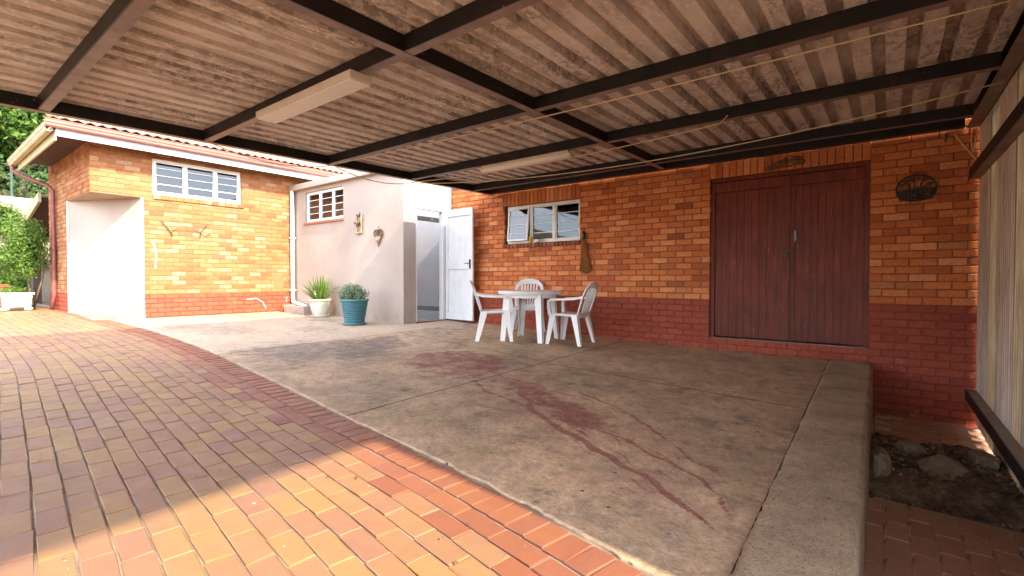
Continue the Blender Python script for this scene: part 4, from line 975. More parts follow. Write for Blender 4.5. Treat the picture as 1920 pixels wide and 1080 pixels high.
for z, n_ in ((1.07, 'u'), (-1.17, 'l')):
    p = MB(); p.box((XF - 0.095, 1.7, z - 0.055), (XF - 0.087, 6.74, z + 0.045)); r_ = p.build('rail', M['steel'], fen)
    p = MB(); p.box((XF - 0.0865, 1.7, (z + 0.037) if n_ == 'l' else (z - 0.055)), (XF - 0.0125, 6.74, (z + 0.045) if n_ == 'l' else (z - 0.047))); p.build('flange', M['flange'], r_)

# ------------------------------------------------------------------ low concrete wall and sunken path
kb = MB(); V = []; N = 300
Y0, Y1 = 0.6, 6.788
for i in range(N + 1):
    y = Y0 + (Y1 - Y0) * i / N; t = (y - 1.74) / (6.8 - 1.74)
    xl = kerb_left(y); xr = -0.074 + t * (-0.125 + 0.074); zt = -1.0 + t * 0.062
    if t > 0.97: xl += (t - 0.97) * 1.0
    ed = 0.009 * nz(y, 0, 0, 4) + 0.007 * nz(y, 3, 0, 17) + 0.006 * nz(y, 5, 0, 45); ed2 = 0.008 * nz(y, 4, 0, 5) + 0.006 * nz(y, 7, 0, 25) + 0.005 * nz(y, 2, 0, 50)
    row = [(xl + ed, -1.62), (xl + ed, zt - 0.05)]
    for q in range(25):
        u = q / 24; x = xl + ed + (xr + ed2 - xl - ed) * u; e = min(u, 1 - u) * (xr - xl)
        dz = -0.014 * max(0, 1 - e / 0.016) ** 2 * (1 + 1.2 * nz(x, y, 6, 23))
        dz += 0.003 * nz(x, y, 0, 2.2) + 0.0022 * nz(x, y, 2, 19) + 0.003 * nz(x, y, 4, 55) - 0.007 * max(0, nz(x, y, 9, 38) - 0.3)
        row.append((x, zt + dz))
    row += [(xr + 0.004 + ed2 * .5, zt - 0.05), (xr + 0.01, -1.62)]
    V += [(x, y, z) for x, z in row]
n = 29; F = [(i*n+k, (i+1)*n+k, (i+1)*n+k+1, i*n+k+1) for i in range(N) for k in range(n-1)] + [tuple(range(n)), tuple(reversed(range(N*n, N*n+n)))]
kb.add(V, F); ko = kb.build('kerb_wall', M['kerb'], smooth=True); tag(ko, 'low rough concrete retaining wall dividing the slab from the sunken path', 'wall')

ZP = -1.53
pa = MB(); pa.quad((-0.10, 0.3, ZP - 0.02), (0.86, 0.3, ZP - 0.02), (0.86, 6.79, ZP - 0.02), (-0.10, 6.79, ZP - 0.02)); path = tag(pa.build('sunken_path', M['sand']), kind='structure')
mesh_p = {'a': [paver_mesh(0.240, 0.116, 'paver', M['paver_d']) for _ in range(5)]}
items = []
for r in range(14):
    y = 1.15 + r * 0.247
    for i in range(8):
        x = 0.0 + i * 0.122 - 0.06; yy = y + (0.12 if i % 2 else 0) - x * 0.10
        if yy > 4.16 - 0.12 * x: continue
        items.append((x, yy, ZP + random.uniform(-0.004, 0.004), math.pi/2 + R(-4), random.uniform(-.01, .01), random.uniform(-.01, .01), 'a', 'paver_d'))
for r in range(9):
    for i in range(5):
        x = 0.03 + i * 0.247 - (r % 2) * 0.12; yy = 5.74 + r * 0.122
        if -0.05 < x < 0.73 and yy < 6.75: items.append((x, yy, ZP + 0.03 + random.uniform(-0.004, 0.004), 0, 0, 0, 'a', 'paver_d'))
lay(path, items, mesh_p, 200)
# earth and rubble bank across the path
eb = MB(); V = []; n1, n2 = 46, 70
for j in range(n2 + 1):
    for i in range(n1 + 1):
        x = -0.11 + 0.84 * i / n1; y = 4.28 + 1.75 * j / n2 - 0.10 * x
        e = min(j / 9, (n2 - j) / 22, 1); e = max(e, 0) ** 0.7
        hgt = 0.085 * e * (0.6 + 0.9 * nz(x, y, 0, 3)) + 0.05 * e * abs(nz(x, y, 7, 9)) + 0.022 * e * nz(x, y, 3, 26) + 0.04 * e * max(0, x - 0.3)
        V.append((x, y, ZP - 0.03 + 0.055 * e + hgt))
eb.add(V, [(j*(n1+1)+i, j*(n1+1)+i+1, (j+1)*(n1+1)+i+1, (j+1)*(n1+1)+i) for j in range(n2) for i in range(n1)])
tag(eb.build('rubble_bank', M['earth']), 'dark loose earth and rubble heaped across the sunken path', 'earth', kind='stuff')
lt = MB()
for i in range(900):
    x = random.uniform(-0.08, 0.70); y = random.uniform(4.2, 6.1); q = random.uniform(0.008, 0.028)
    z = ZP + 0.07 + 0.06 * random.random() if 4.45 < y < 5.5 else ZP + 0.006
    a = random.uniform(0, 6.28); d = Vector((math.cos(a), math.sin(a), random.gauss(0, .3))) * q; e = Vector((-math.sin(a), math.cos(a), random.gauss(0, .4))) * q * random.uniform(.2, .8); c_ = Vector((x, y, z))
    lt.add([c_ - d, c_ - e + Vector((0, 0, .006)), c_ + d, c_ + e + Vector((0, 0, .006)), c_ - Vector((0, 0, .012))], [(0, 1, 2, 3), (1, 0, 4), (2, 1, 4), (3, 2, 4), (0, 3, 4)], 0, random.random())
M['litter'] = brick_mat('dry_leaves_and_chips', [(0, (0.05, 0.03, 0.02)), (0.5, (0.16, 0.095, 0.05)), (1, (0.36, 0.27, 0.18))])
tag(lt.build('leaf_litter', M['litter'], rnd=True), 'dry leaves and chips strewn over the rubble bank', 'leaf litter', kind='stuff')
def rock(name, label, c, s, rz=0, tilt_=(0, 0), seed=1):
    p = MB(); V = []; n, m_ = 14, 8
    for j in range(m_ + 1):
        th = math.pi * j / m_
        for i in range(n):
            ph = 2 * math.pi * i / n; d = Vector((math.sin(th)*math.cos(ph), math.sin(th)*math.sin(ph), math.cos(th)))
            k = 1 + 0.35 * mnoise.noise(d * 1.6 + Vector((seed*3.1, 0, 0))) + 0.10 * mnoise.noise(d * 5 + Vector((seed, 3, 0)))
            d = Vector([math.copysign(abs(q) ** 0.7, q) for q in d])
            V.append((d.x * s[0] * k, d.y * s[1] * k, d.z * s[2] * k))
    F = [(j*n+i, (j+1)*n+i, (j+1)*n+(i+1) % n, j*n+(i+1) % n) for j in range(m_) for i in range(n)]
    p.add(V, F); o = link(name, p.mesh(name, M['rock'])); o.location = c; o.rotation_euler = (tilt_[0], tilt_[1], rz)
    return tag(o, label, 'rock')
rock('rock', 'blocky grey rock against the kerb wall foot', (-0.035, 4.62, -1.42), (0.075, 0.14, 0.11), R(8), seed=1)
rock('flat_rock', 'flat greenish grey stone slab tilted on the rubble bank', (0.40, 4.72, -1.43), (0.13, 0.22, 0.035), R(35), (R(20), R(-10)), seed=4)
rock('rock', 'small dark stone half buried higher on the rubble bank', (0.16, 5.2, -1.41), (0.08, 0.10, 0.05), R(60), seed=6)
rock('rock', 'rough brown stone at the fence side of the rubble bank', (0.60, 5.15, -1.40), (0.07, 0.13, 0.07), R(10), seed=9)

# ------------------------------------------------------------------ table and chairs
def leg_shape(p, top, bot, w0, w1, t, ang):
    """folded plastic leg: two plates meeting at a corner"""
    ca, sa = math.cos(ang), math.sin(ang)
    for (dx, dy) in ((ca, sa), (-sa, ca)):
        T, B_ = Vector(top), Vector(bot); d = Vector((dx, dy, 0)); q = Vector((-dy, dx, 0)) * t
        V = [B_, B_ + d * w1, B_ + d * w1 + q, B_ + q, T, T + d * w0, T + d * w0 + q, T + q]
        p.add(V, [(0,3,2,1),(4,5,6,7),(0,1,5,4),(1,2,6,5),(2,3,7,6),(3,0,4,7)])
tx, ty = -4.13, 5.75; tz = G(tx, ty) + 0.004
tb = empty('round_table', (tx, ty, tz), R(12), label='round white plastic garden table with four legs', cat='table')
p = MB(); p.lathe([(0.0, 0.680), (0.40, 0.680), (0.462, 0.672), (0.470, 0.690), (0.474, 0.705), (0.470, 0.716), (0.455, 0.722), (0.2, 0.724), (0.0, 0.724)], 56); link('table_top', p.mesh('table_top', M['plastic'], smooth=False), tb)
p = MB(); p.lathe([(0.36, 0.62), (0.375, 0.62), (0.375, 0.681), (0.36, 0.681), (0.36, 0.62)], 40); 
link('apron', p.mesh('apron', M['plastic']), tb)
for k in range(4):
    a = R(45 + 90 * k); p = MB(); c = Vector((math.cos(a), math.sin(a), 0))
    leg_shape(p, c * 0.40 + Vector((0, 0, 0.68)), c * 0.455 + Vector((0, 0, 0.0)), 0.095, 0.065, 0.010, a + math.pi * 0.75)
    link('leg', p.mesh('leg', M['plastic']), tb)

def chair(loc, face, label):
    """moulded plastic armchair; local +y is the way it faces"""
    z = G(loc[0], loc[1]) + 0.004
    c = empty('plastic_chair', (loc[0], loc[1], z), math.atan2(-face[0], face[1]), label=label, cat='chair', group='white plastic chairs round the table')
    p = MB(); V = []; nx_, ny_ = 10, 10   # dished seat with a rolled front edge
    for dz in (0.0, -0.034):
        for j in range(ny_ + 1):
            for i in range(nx_ + 1):
                u, v = i / nx_ * 2 - 1, j / ny_ * 2 - 1; hw = 0.215 + 0.02 * v
                zz = 0.415 + 0.016 * u * u + 0.012 * v - 0.045 * max(0, v - 0.72) ** 1 * 2 + dz
                V.append((u * hw, v * 0.215 + 0.01, zz))
    K = (nx_ + 1) * (ny_ + 1); F = []
    for j in range(ny_):
        for i in range(nx_):
            q = j * (nx_ + 1) + i; F += [(q, q+1, q+nx_+2, q+nx_+1), (K+q, K+q+nx_+1, K+q+nx_+2, K+q+1)]
    rim = [i for i in range(nx_+1)] + [j*(nx_+1)+nx_ for j in range(1, ny_+1)] + [ny_*(nx_+1)+i for i in range(nx_-1, -1, -1)] + [j*(nx_+1) for j in range(ny_-1, 0, -1)]
    for a, b in zip(rim, rim[1:] + rim[:1]): F.append((b, a, K+a, K+b))
    p.add(V, F); link('seat', p.mesh('seat', M['plastic'], smooth=True), c)
    p = MB()   # backrest: rounded hoop and slats
    def bk(x, t):  # t 0..1 up the back, leaning away
        return Vector((x, -0.205 - 0.135 * t - 0.03 * (1 - (x / 0.22) ** 2) * t, 0.42 + 0.41 * t))
    hoop = [bk(-0.205, 0.0), bk(-0.215, 0.3), bk(-0.222, 0.6), bk(-0.20, 0.82), bk(-0.14, 0.95), bk(-0.05, 1.0), bk(0.05, 1.0), bk(0.14, 0.95), bk(0.20, 0.82), bk(0.222, 0.6), bk(0.215, 0.3), bk(0.205, 0.0)]
    p.sweep(hoop, [0.016] * 12, [0.05, 0.05, 0.05, 0.055, 0.07, 0.085, 0.085, 0.07, 0.055, 0.05, 0.05, 0.05], (0, 1, 0.25))
    bo = link('backrest', p.mesh('backrest', M['plastic']), c)
    for i in range(6):
        x = -0.11 + 0.044 * i; q = MB(); q.sweep([bk(x * 0.75, 0.02), bk(x, 0.3), bk(x * 1.1, 0.6), bk(x * 1.15, 0.93)], [0.024] * 4, [0.010] * 4, (1, 0, 0)); link('slat', q.mesh('slat', M['plastic']), bo)
    q = MB(); q.sweep([bk(-0.2, 0.015), bk(0, 0.0), bk(0.2, 0.015)], 0.014, 0.05, (0, 1, 0.2)); link('lower_rail', q.mesh('lower_rail', M['plastic']), bo)
    for s in (-1, 1):
        q = MB(); q.sweep([bk(s * 0.222, 0.60), Vector((s * 0.245, -0.16, 0.640)), Vector((s * 0.258, 0.02, 0.632)), Vector((s * 0.255, 0.16, 0.628)), Vector((s * 0.247, 0.215, 0.605)), Vector((s * 0.238, 0.222, 0.53)), Vector((s * 0.225, 0.205, 0.42))], [0.035, 0.045, 0.052, 0.052, 0.048, 0.042, 0.05], [0.030, 0.030, 0.028, 0.028, 0.034, 0.040, 0.045], (1, 0, 0)); link('arm', q.mesh('arm', M['plastic']), c)
        for (fy, by, n_) in ((0.205, 0.255, 'f'), (-0.195, -0.275, 'b')):
            q = MB(); ang = {(1, 'f'): math.pi, (-1, 'f'): -math.pi / 2, (1, 'b'): math.pi / 2, (-1, 'b'): 0}[(s, n_)]
            leg_shape(q, (s * 0.222, fy, 0.425), (s * 0.262, by, 0.0), 0.085, 0.046, 0.009, ang)
            link('leg', q.mesh('leg', M['plastic']), c)
    return c
chair((-4.52, 5.42), (0.62, 0.50), 'white plastic armchair with its back beside the open white door')
chair((-3.56, 5.93), (-1.0, -0.12), 'white plastic armchair below the hanging broom, facing the open door')
chair((-4.58, 6.30), (0.50, -0.85), 'white plastic armchair against the brick wall behind the table')

# ------------------------------------------------------------------ pots and plants
def blade(p, base, ang, lean, length, w, droop, mi=0, n=6):
    d = Vector((math.cos(ang), math.sin(ang), 0)); side = Vector((-d.y, d.x, 0)); V = []; r = random.random()
    for i in range(n + 1):
        t = i / n; L = length * t
        c = Vector(base) + d * (L * math.sin(lean) + droop * t * t * length * 0.5) + Vector((0, 0, L * math.cos(lean) - droop * t * t * t * length * 0.6))
        ww = w * (1 - t ** 2.2) * (0.65 + 0.35 * min(1, t * 4)) / 2 + 0.0008
        V += [c - side * ww, c + Vector((0, 0, -0.15 * ww)), c + side * ww]
    F = []
    for i in range(n): F += [(i*3, i*3+1, i*3+4, i*3+3), (i*3+1, i*3+2, i*3+5, i*3+4)]
    p.add(V, F, mi, r)
def leaf_cloud(p, n, sample, size, mi=0, aspect=0.5, out=None):
    for _ in range(n):
        c, nrm = sample(); s = size * random.uniform(0.6, 1.35)
        nrm = (nrm + Vector((random.gauss(0, .7), random.gauss(0, .7), random.gauss(0, .7)))).normalized()
        a = nrm.cross(Vector((random.gauss(0, 1), random.gauss(0, 1), random.gauss(0, 1)))).normalized(); b = nrm.cross(a)
        p.add([c - a*s, c - b*s*aspect + nrm*s*.12, c + a*s, c + b*s*aspect + nrm*s*.12], [(0, 1, 2, 3)], mi, random.random())
x, y = -8.98, 5.28; z = G(x, y) + 0.003
pot = empty('flower_pot', (x, y, z), label='cream glazed flower pot on a saucer, beside the annex drainpipe', cat='pot')
p = MB(); p.lathe([(0.15, 0.0), (0.185, 0.004), (0.19, 0.022), (0.15, 0.022)], 32); link('saucer', p.mesh('saucer', M['pot_cream'], smooth=True), pot)
p = MB(); p.lathe([(0.12, 0.023), (0.135, 0.03), (0.165, 0.12), (0.190, 0.23), (0.195, 0.305), (0.213, 0.31), (0.218, 0.33), (0.210, 0.345), (0.188, 0.345), (0.182, 0.31), (0.0, 0.305)], 36); link('body', p.mesh('body', M['pot_cream'], smooth=True), pot)
p = MB(); p.lathe([(0.0, 0.306), (0.181, 0.308), (0.18, 0.316), (0.0, 0.322)], 24); link('soil', p.mesh('soil', M['soil']), pot)
pl = empty('strap_leaf_plant', (x, y, z + 0.31), label='strap leaved green plant growing in the cream pot', cat='plant')
p = MB()
for i in range(120):
    a = random.uniform(0, 2*math.pi); r = random.uniform(0, 0.12); ln = abs(random.gauss(0, 0.42))
    blade(p, (r*math.cos(a), r*math.sin(a), 0), a, min(ln, 0.95), random.uniform(0.38, 0.62), random.uniform(0.016, 0.032), random.uniform(0.05, 0.5))
for i in range(16):
    blade(p, (-0.08, -0.02, 0), random.uniform(2.5, 3.9), random.uniform(0.75, 1.15), random.uniform(0.5, 0.72), 0.014, random.uniform(0.2, .5))
link('leaves', p.mesh('leaves', M['strap'], smooth=True, rnd=True), pl)
st = empty('garden_stake', (x + 0.02, y - 0.11, z + 0.30), label='small pink and white ornament stuck among the strap leaves', cat='ornament')
p = MB(); p.tube([(0, 0, 0), (0, 0, 0.12)], 0.004, 6); link('stick', p.mesh('stick', M['chrome']), st)
p = MB(); p.lathe([(0.0, 0.10), (0.03, 0.115), (0.035, 0.14), (0.02, 0.165), (0.0, 0.17)], 14); link('body', p.mesh('body', M['white'], smooth=True), st)
p = MB(); p.lathe([(0.0, 0.16), (0.028, 0.175), (0.03, 0.20), (0.015, 0.222), (0.0, 0.225)], 14); link('head', p.mesh('head', M['pink'], smooth=True), st)

x, y = -7.36, 4.98; z = G(x, y) + 0.003
pot = empty('ribbed_pot', (x, y, z), label='large teal pot with horizontal ribs, against the annex corner', cat='pot')
p = MB(); p.lathe([(0.17, 0.0), (0.202, 0.004), (0.206, 0.03), (0.172, 0.03)], 36); link('saucer', p.mesh('saucer', M['pot_teal'], smooth=True), pot)
prof = [(0.155, 0.0305)]
for i in range(11):
    t = i / 11; r = 0.165 + 0.062 * t; zz = 0.035 + 0.365 * t
    prof += [(r - 0.004, zz), (r + 0.009, zz + 0.009), (r + 0.010, zz + 0.021), (r - 0.003, zz + 0.028)]
prof += [(0.232, 0.405), (0.246, 0.410), (0.248, 0.435), (0.238, 0.442), (0.222, 0.44), (0.215, 0.40), (0.0, 0.395)]
p = MB(); p.lathe(prof, 44); link('body', p.mesh('body', M['pot_teal']), pot)
p = MB(); p.lathe([(0.0, 0.396), (0.214, 0.402), (0.21, 0.41), (0.0, 0.42)], 24); link('soil', p.mesh('soil', M['soil']), pot)
pl = empty('bushy_plant', (x, y, z + 0.41), label='rounded grey green bushy plant spilling over the teal pot', cat='plant')
p = MB()
def smp():
    d = Vector((random.gauss(0, 1), random.gauss(0, 1), random.gauss(0, 1))).normalized(); k = random.uniform(0.2, 1.0) ** 0.5 * (1 + 0.45 * mnoise.noise(d * 2.6) + 0.2 * mnoise.noise(d * 7))
    return Vector((-0.05 + d.x * 0.27 * k, d.y * 0.24 * k, 0.09 + d.z * 0.19 * k)), d
leaf_cloud(p, 6500, smp, 0.012, 0, 0.55)
for i in range(130):
    a = random.uniform(0, 2*math.pi); blade(p, (-0.04, 0, 0.02), a, random.uniform(0.1, 1.35), random.uniform(0.22, 0.37), 0.007, 0.2)
link('foliage', p.mesh('foliage', M['leaf_g'], rnd=True), pl)
sp = empty('succulent', (x + 0.14, y + 0.03, z + 0.41), label='small bright rosette succulent at the rim of the teal pot', cat='plant')
p = MB()
for i in range(26): blade(p, (0, 0, 0), i * 2.4, 0.25 + 0.035 * i, 0.09 + 0.001 * i, 0.035, 0.1, n=4)
link('leaves', p.mesh('leaves', M['leaf'], rnd=True), sp)

# drainpipe, gully and loose bricks in the corner of the annex
dn = empty('drainpipe', (-10.42, 5.47, -0.70), label='white plastic drainpipe in the corner of the annex', cat='pipe')
p = MB(); p.tube([(-10.455, 5.50, 1.95), (-10.455, 5.50, -0.40), (-10.43, 5.49, -0.47), (-10.36, 5.46, -0.50), (-9.75, 5.40, -0.575), (-9.68, 5.385, -0.60), (-9.66, 5.38, -0.66)], 0.04, 12); p.build('pipe', M['pvc'], dn, smooth=True)
for zz in (0.9, -0.25): MB().box((-10.51, 5.452, zz), (-10.40, 5.55, zz + 0.03)).build('bracket', M['pvc'], dn)
gl = empty('drain_gully', (-9.78, 5.38, -0.71), label='cream cement drain gully surround below the drainpipe', cat='drain')
p = MB(); p.cbox((-10.25, 5.20, -0.76), (-9.45, 5.26, -0.555), 0.012); p.cbox((-10.25, 5.261, -0.76), (-10.19, 5.58, -0.555), 0.012); p.cbox((-9.51, 5.261, -0.76), (-9.45, 5.58, -0.555), 0.012); p.build('surround', M['plaster'], gl)
MB().box((-10.18, 5.27, -0.75), (-9.52, 5.58, -0.70)).build('basin', M['black'], gl)
for (c, rz, lb) in (((-10.40, 5.30, -0.655), R(6), 'loose red brick lying on the slab beside the gully'), ((-10.37, 5.33, -0.575), R(-12), 'loose pale brick balanced on another brick below the drainpipe')):
    p = MB(); p.cbox((-0.11, -0.053, -0.037), (0.11, 0.053, 0.037), 0.005); o = link('loose_brick', p.mesh('loose_brick', M['dado_y'] if 'red' in lb else M['brick_y'])); o.location = c; o.rotation_euler = (0, 0, rz + R(90)); tag(o, lb, 'brick')

# white square planter, its shrub and garden plants at far left
px, py = -13.45, 1.52; pz = G(px, py) + 0.003
pt = empty('square_planter', (px, py, pz), R(-7), label='white square planter on bun feet outside the house corner', cat='planter')
p = MB(); V = []
for (r, zz) in ((0.17, 0.06), (0.19, 0.07), (0.215, 0.30), (0.245, 0.31), (0.245, 0.345), (0.205, 0.345), (0.20, 0.31)): V += [(-r, -r, zz), (r, -r, zz), (r, r, zz), (-r, r, zz)]
F = [(i*4+k, i*4+(k+1) % 4, i*4+4+(k+1) % 4, i*4+4+k) for i in range(6) for k in range(4)] + [(3, 2, 1, 0), (24, 25, 26, 27)]
p.add(V, F); link('body', p.mesh('body', M['pot_white']), pt)
for sx in (-1, 1):
    for sy in (-1, 1):
        p = MB(); p.lathe([(0.03, 0.0), (0.06, 0.01), (0.07, 0.035), (0.05, 0.062)], 14, (sx * 0.16, sy * 0.16, 0)); link('foot', p.mesh('foot', M['pot_white'], smooth=True), pt)
for k in range(4):
    p = MB(); p.lathe([(0.0, 0), (0.05, 0.0), (0.055, 0.008), (0.035, 0.012), (0.03, 0.006), (0.0, 0.008)], 18); o = link('rosette', p.mesh('rosette', M['pot_white'], smooth=True), pt)
    a = k * math.pi / 2; o.location = (math.cos(a) * 0.203, math.sin(a) * 0.203, 0.19); o.rotation_euler = (0, R(90), a)
def shrub(name, label, base, trunks, blobs, n, size, mat='leaf', cat='shrub', group=None, aspect=0.5):
    s = empty(name, base, label=label, cat=cat, group=group); B_ = Vector(base)
    for tr_ in trunks:
        p = MB(); k = len(tr_); p.tube([Vector(q) - B_ for q in tr_], [0.028 * (1 - 0.75 * i / max(1, k - 1)) * (1 if size < 0.1 else 4) for i in range(k)], 7); link('stem', p.mesh('stem', M['bark'], smooth=True), s)
    p = MB(); tot = sum(b[1][0] * b[1][1] * b[1][2] for b in blobs)
    for (c, r) in blobs:
        def sm(c=c, r=r):
            d = Vector((random.gauss(0, 1), random.gauss(0, 1), random.gauss(0, 1))).normalized()
            k = (random.uniform(0.12, 1.0) ** 0.45) * (1 + 0.35 * mnoise.noise(d * 2.3 + Vector(c)))
            return Vector((c[0] + d.x*r[0]*k, c[1] + d.y*r[1]*k, c[2] + d.z*r[2]*k)) - B_, (d + Vector((0, 0, .5))).normalized()
        leaf_cloud(p, int(n * r[0]*r[1]*r[2] / tot), sm, size, 0, aspect)
    link('foliage', p.mesh('foliage', M[mat], rnd=True), s); return s
shrub('leafy_shrub', 'bushy green shrub trained up the brick house corner', (-13.55, 1.72, -0.6), [[(-13.55, 1.72, -0.6), (-13.5, 1.70, 0.1), (-13.5, 1.66, 0.8)], [(-13.5, 1.75, -0.6), (-13.2, 1.85, 0.0), (-13.15, 1.85, 0.5)]],
      [((-13.4, 1.62, 0.88), (0.42, 0.34, 0.36)), ((-13.55, 1.52, 0.48), (0.45, 0.34, 0.30)), ((-13.35, 1.70, 0.25), (0.34, 0.26, 0.26)), ((-13.75, 1.45, 0.2), (0.3, 0.25, 0.2)), ((-13.3, 1.78, 0.55), (0.3, 0.25, 0.3))], 5200, 0.030)
shrub('planter_plant', 'low green plant filling the white square planter', (px, py, pz + 0.31), [], [((px - .02, py - .05, pz + 0.38), (0.20, 0.2, 0.10)), ((px - 0.22, py - 0.14, pz + 0.36), (0.14, 0.14, 0.09))], 700, 0.022, 'leaf', 'plant')
k = 0
for (yy, zz, ry, rz_) in ((1.75, 1.55, .45, .42), (1.55, 0.15, .5, .42), (2.15, 0.75, .3, .35), (1.0, 0.9, .5, .5), (1.85, -0.15, .35, .25)):
    shrub('wall_creeper', ['bright creeper high on the cream garden wall', 'bright creeper low on the cream garden wall behind the planter', 'thin creeper on the garden wall near the low brown roof', 'dense creeper spreading over the cream garden wall', 'low creeper at the garden wall foot'][k], (-17.8, yy, -0.4), [[(-17.9, yy, -0.5), (-17.85, yy + .1, zz)]],
          [((-17.8, yy, zz), (0.22, ry, rz_)), ((-17.85, yy + .25, zz - .3), (0.15, ry * .7, rz_ * .6))], 1300, 0.05, 'leaf', 'creeper', 'creepers on the garden wall'); k += 1
def tree(label, base, h, blobs, n, size, mat):
    b = Vector(base); s = empty('garden_tree', base, label=label, cat='tree', group='trees above the garden wall')
    p = MB(); p.tube([(0, 0, 0), (0.05, 0.03, h * .35), (-0.06, 0.08, h * .6), (0, 0, h * .9)], [0.16, 0.13, 0.09, 0.03], 9)
    for i in range(7):
        a = i * 2.4; zz = h * (0.35 + 0.07 * i); p.tube([(0, 0, zz), (math.cos(a) * .7, math.sin(a) * .7, zz + .5), (math.cos(a) * 1.4, math.sin(a) * 1.4, zz + .9)], [0.06, 0.04, 0.012], 6)
    link('trunk', p.mesh('trunk', M['bark'], smooth=True), s)
    p = MB(); tot = sum(q[1] ** 3 for q in blobs)
    for (c, r) in blobs:
        def sm(c=c, r=r):
            d = Vector((random.gauss(0, 1), random.gauss(0, 1), random.gauss(0, .8))).normalized(); k = random.uniform(0.1, 1.0) ** 0.5 * (1 + 0.35 * mnoise.noise(d * 2 + Vector(c)))
            return Vector(c) + d * (r * k), (d + Vector((0, 0, .6))).normalized()
        leaf_cloud(p, int(n * r ** 3 / tot), sm, size, 0, 0.5)
    link('crown', p.mesh('crown', M[mat], rnd=True), s)
def blobs(n, rx, ry, z0, z1, r0, r1): return [((random.uniform(-rx, rx), random.uniform(-ry, ry), random.uniform(z0, z1)), random.uniform(r0, r1)) for _ in range(n)]
tree('bright leafed tree overhanging the garden wall beside the house roof', (-20.2, 2.4, 0.0), 5.6, blobs(26, 1.2, 2.2, 3.5, 6.4, 0.7, 1.1), 20000, 0.085, 'leaf')
tree('dark leafed tree standing behind the mesh fence', (-21.8, 2.0, 0.2), 5.0, blobs(26, 1.0, 2.8, 2.0, 5.0, 0.7, 1.1), 16000, 0.08, 'leaf_d')
tree('tall green tree farther up the bank behind the others', (-25.5, 3.4, 0.6), 8.0, blobs(16, 2.2, 2.6, 3.5, 8.0, 1.0, 1.6), 8000, 0.12, 'leaf_d')
tree('broad green tree on the bank beyond the driveway', (-24.0, -2.5, 0.6), 7.0, blobs(14, 2.2, 2.6, 3.0, 7.0, 0.9, 1.5), 6000, 0.12, 'leaf')
tree('spreading tree at the far end of the driveway bank', (-22.0, -7.5, 0.4), 6.0, blobs(14, 2.0, 2.4, 2.6, 6.0, 0.9, 1.4), 5000, 0.12, 'leaf_d')
hb = MB(); V = []; n1, n2 = 24, 20
for j in range(n2 + 1):
    for i in range(n1 + 1):
        x = -18.5 - 30 * j / n2; y = -30 + 60 * i / n1; V.append((x, y, 1.95 + 0.30 * (-18.5 - x) + 0.4 * nz(x, y, 0, 0.4)))
hb.add(V, [(j*(n1+1)+i, j*(n1+1)+i+1, (j+1)*(n1+1)+i+1, (j+1)*(n1+1)+i) for j in range(n2) for i in range(n1)]); tag(hb.build('hillside', M['ground']), kind='structure')
p = MB()
def smh():
    x = -18.7 - 9 * random.random() ** 1.5; y = random.uniform(-9, 7); z = 1.95 + 0.30 * (-18.5 - x)
    return Vector((x, y, z + random.uniform(0, 1.7) * (0.6 + 0.6 * nz(x, y, 1, 0.8)))), Vector((0.6, -0.2, 0.7))
leaf_cloud(p, 14000, smh, 0.075, 0, 0.55)
tag(p.build('undergrowth', M['leaf_d'], rnd=True), 'tangled dull green undergrowth covering the bank', 'undergrowth', kind='stuff')

# ------------------------------------------------------------------ things hung on the walls and stood on sills
yw = YM - 0.012
br = empty('grass_broom', (-3.80, yw - 0.03, 0.1), label='straw hand broom hanging on the brick wall beside the window', cat='broom')
p = MB(); p.tube([(-3.812, yw - 0.03, 0.76), (-3.81, yw - 0.03, 0.70), (-3.805, yw - 0.03, 0.62)], [0.022, 0.026, 0.024], 10); p.build('handle', M['black'], br, smooth=True)
p = MB(); p.tube([(-3.812, yw - 0.03, 0.76), (-3.80, yw - 0.03, 0.80), (-3.812, yw - 0.012, 0.82), (-3.825, yw - 0.03, 0.80), (-3.812, yw - 0.03, 0.76)], 0.004, 5); p.build('hanging_loop', M['black'], br)
p = MB()
for i in range(320):
    a = random.uniform(-1, 1); b_ = random.uniform(-1, 1); e = 0.5 + 0.5 * random.random()
    x0 = -3.806 + a * 0.02; x1 = -3.775 + a * 0.10 + random.gauss(0, 0.008); zb = 0.085 + 0.05 * abs(a) + random.uniform(0, 0.06) * (random.random() < .4)
    p.tube([(x0, yw - 0.03 + b_ * 0.016, 0.64), ((x0 * 0.55 + x1 * 0.45), yw - 0.035 + b_ * 0.024, 0.40), (x1, yw - 0.04 + b_ * 0.03, zb)], [0.003, 0.003, 0.0015], 3, cap=False)
tag(p.build('bristles', M['straw'], br), kind='stuff')
p = MB()
for zz in (0.55, 0.60): p.tube([(-3.805 + 0.03 * math.cos(t * .7), yw - 0.03 + 0.024 * math.sin(t * .7), zz) for t in range(10)], 0.004, 5)
p.build('binding', M['rust'], br)

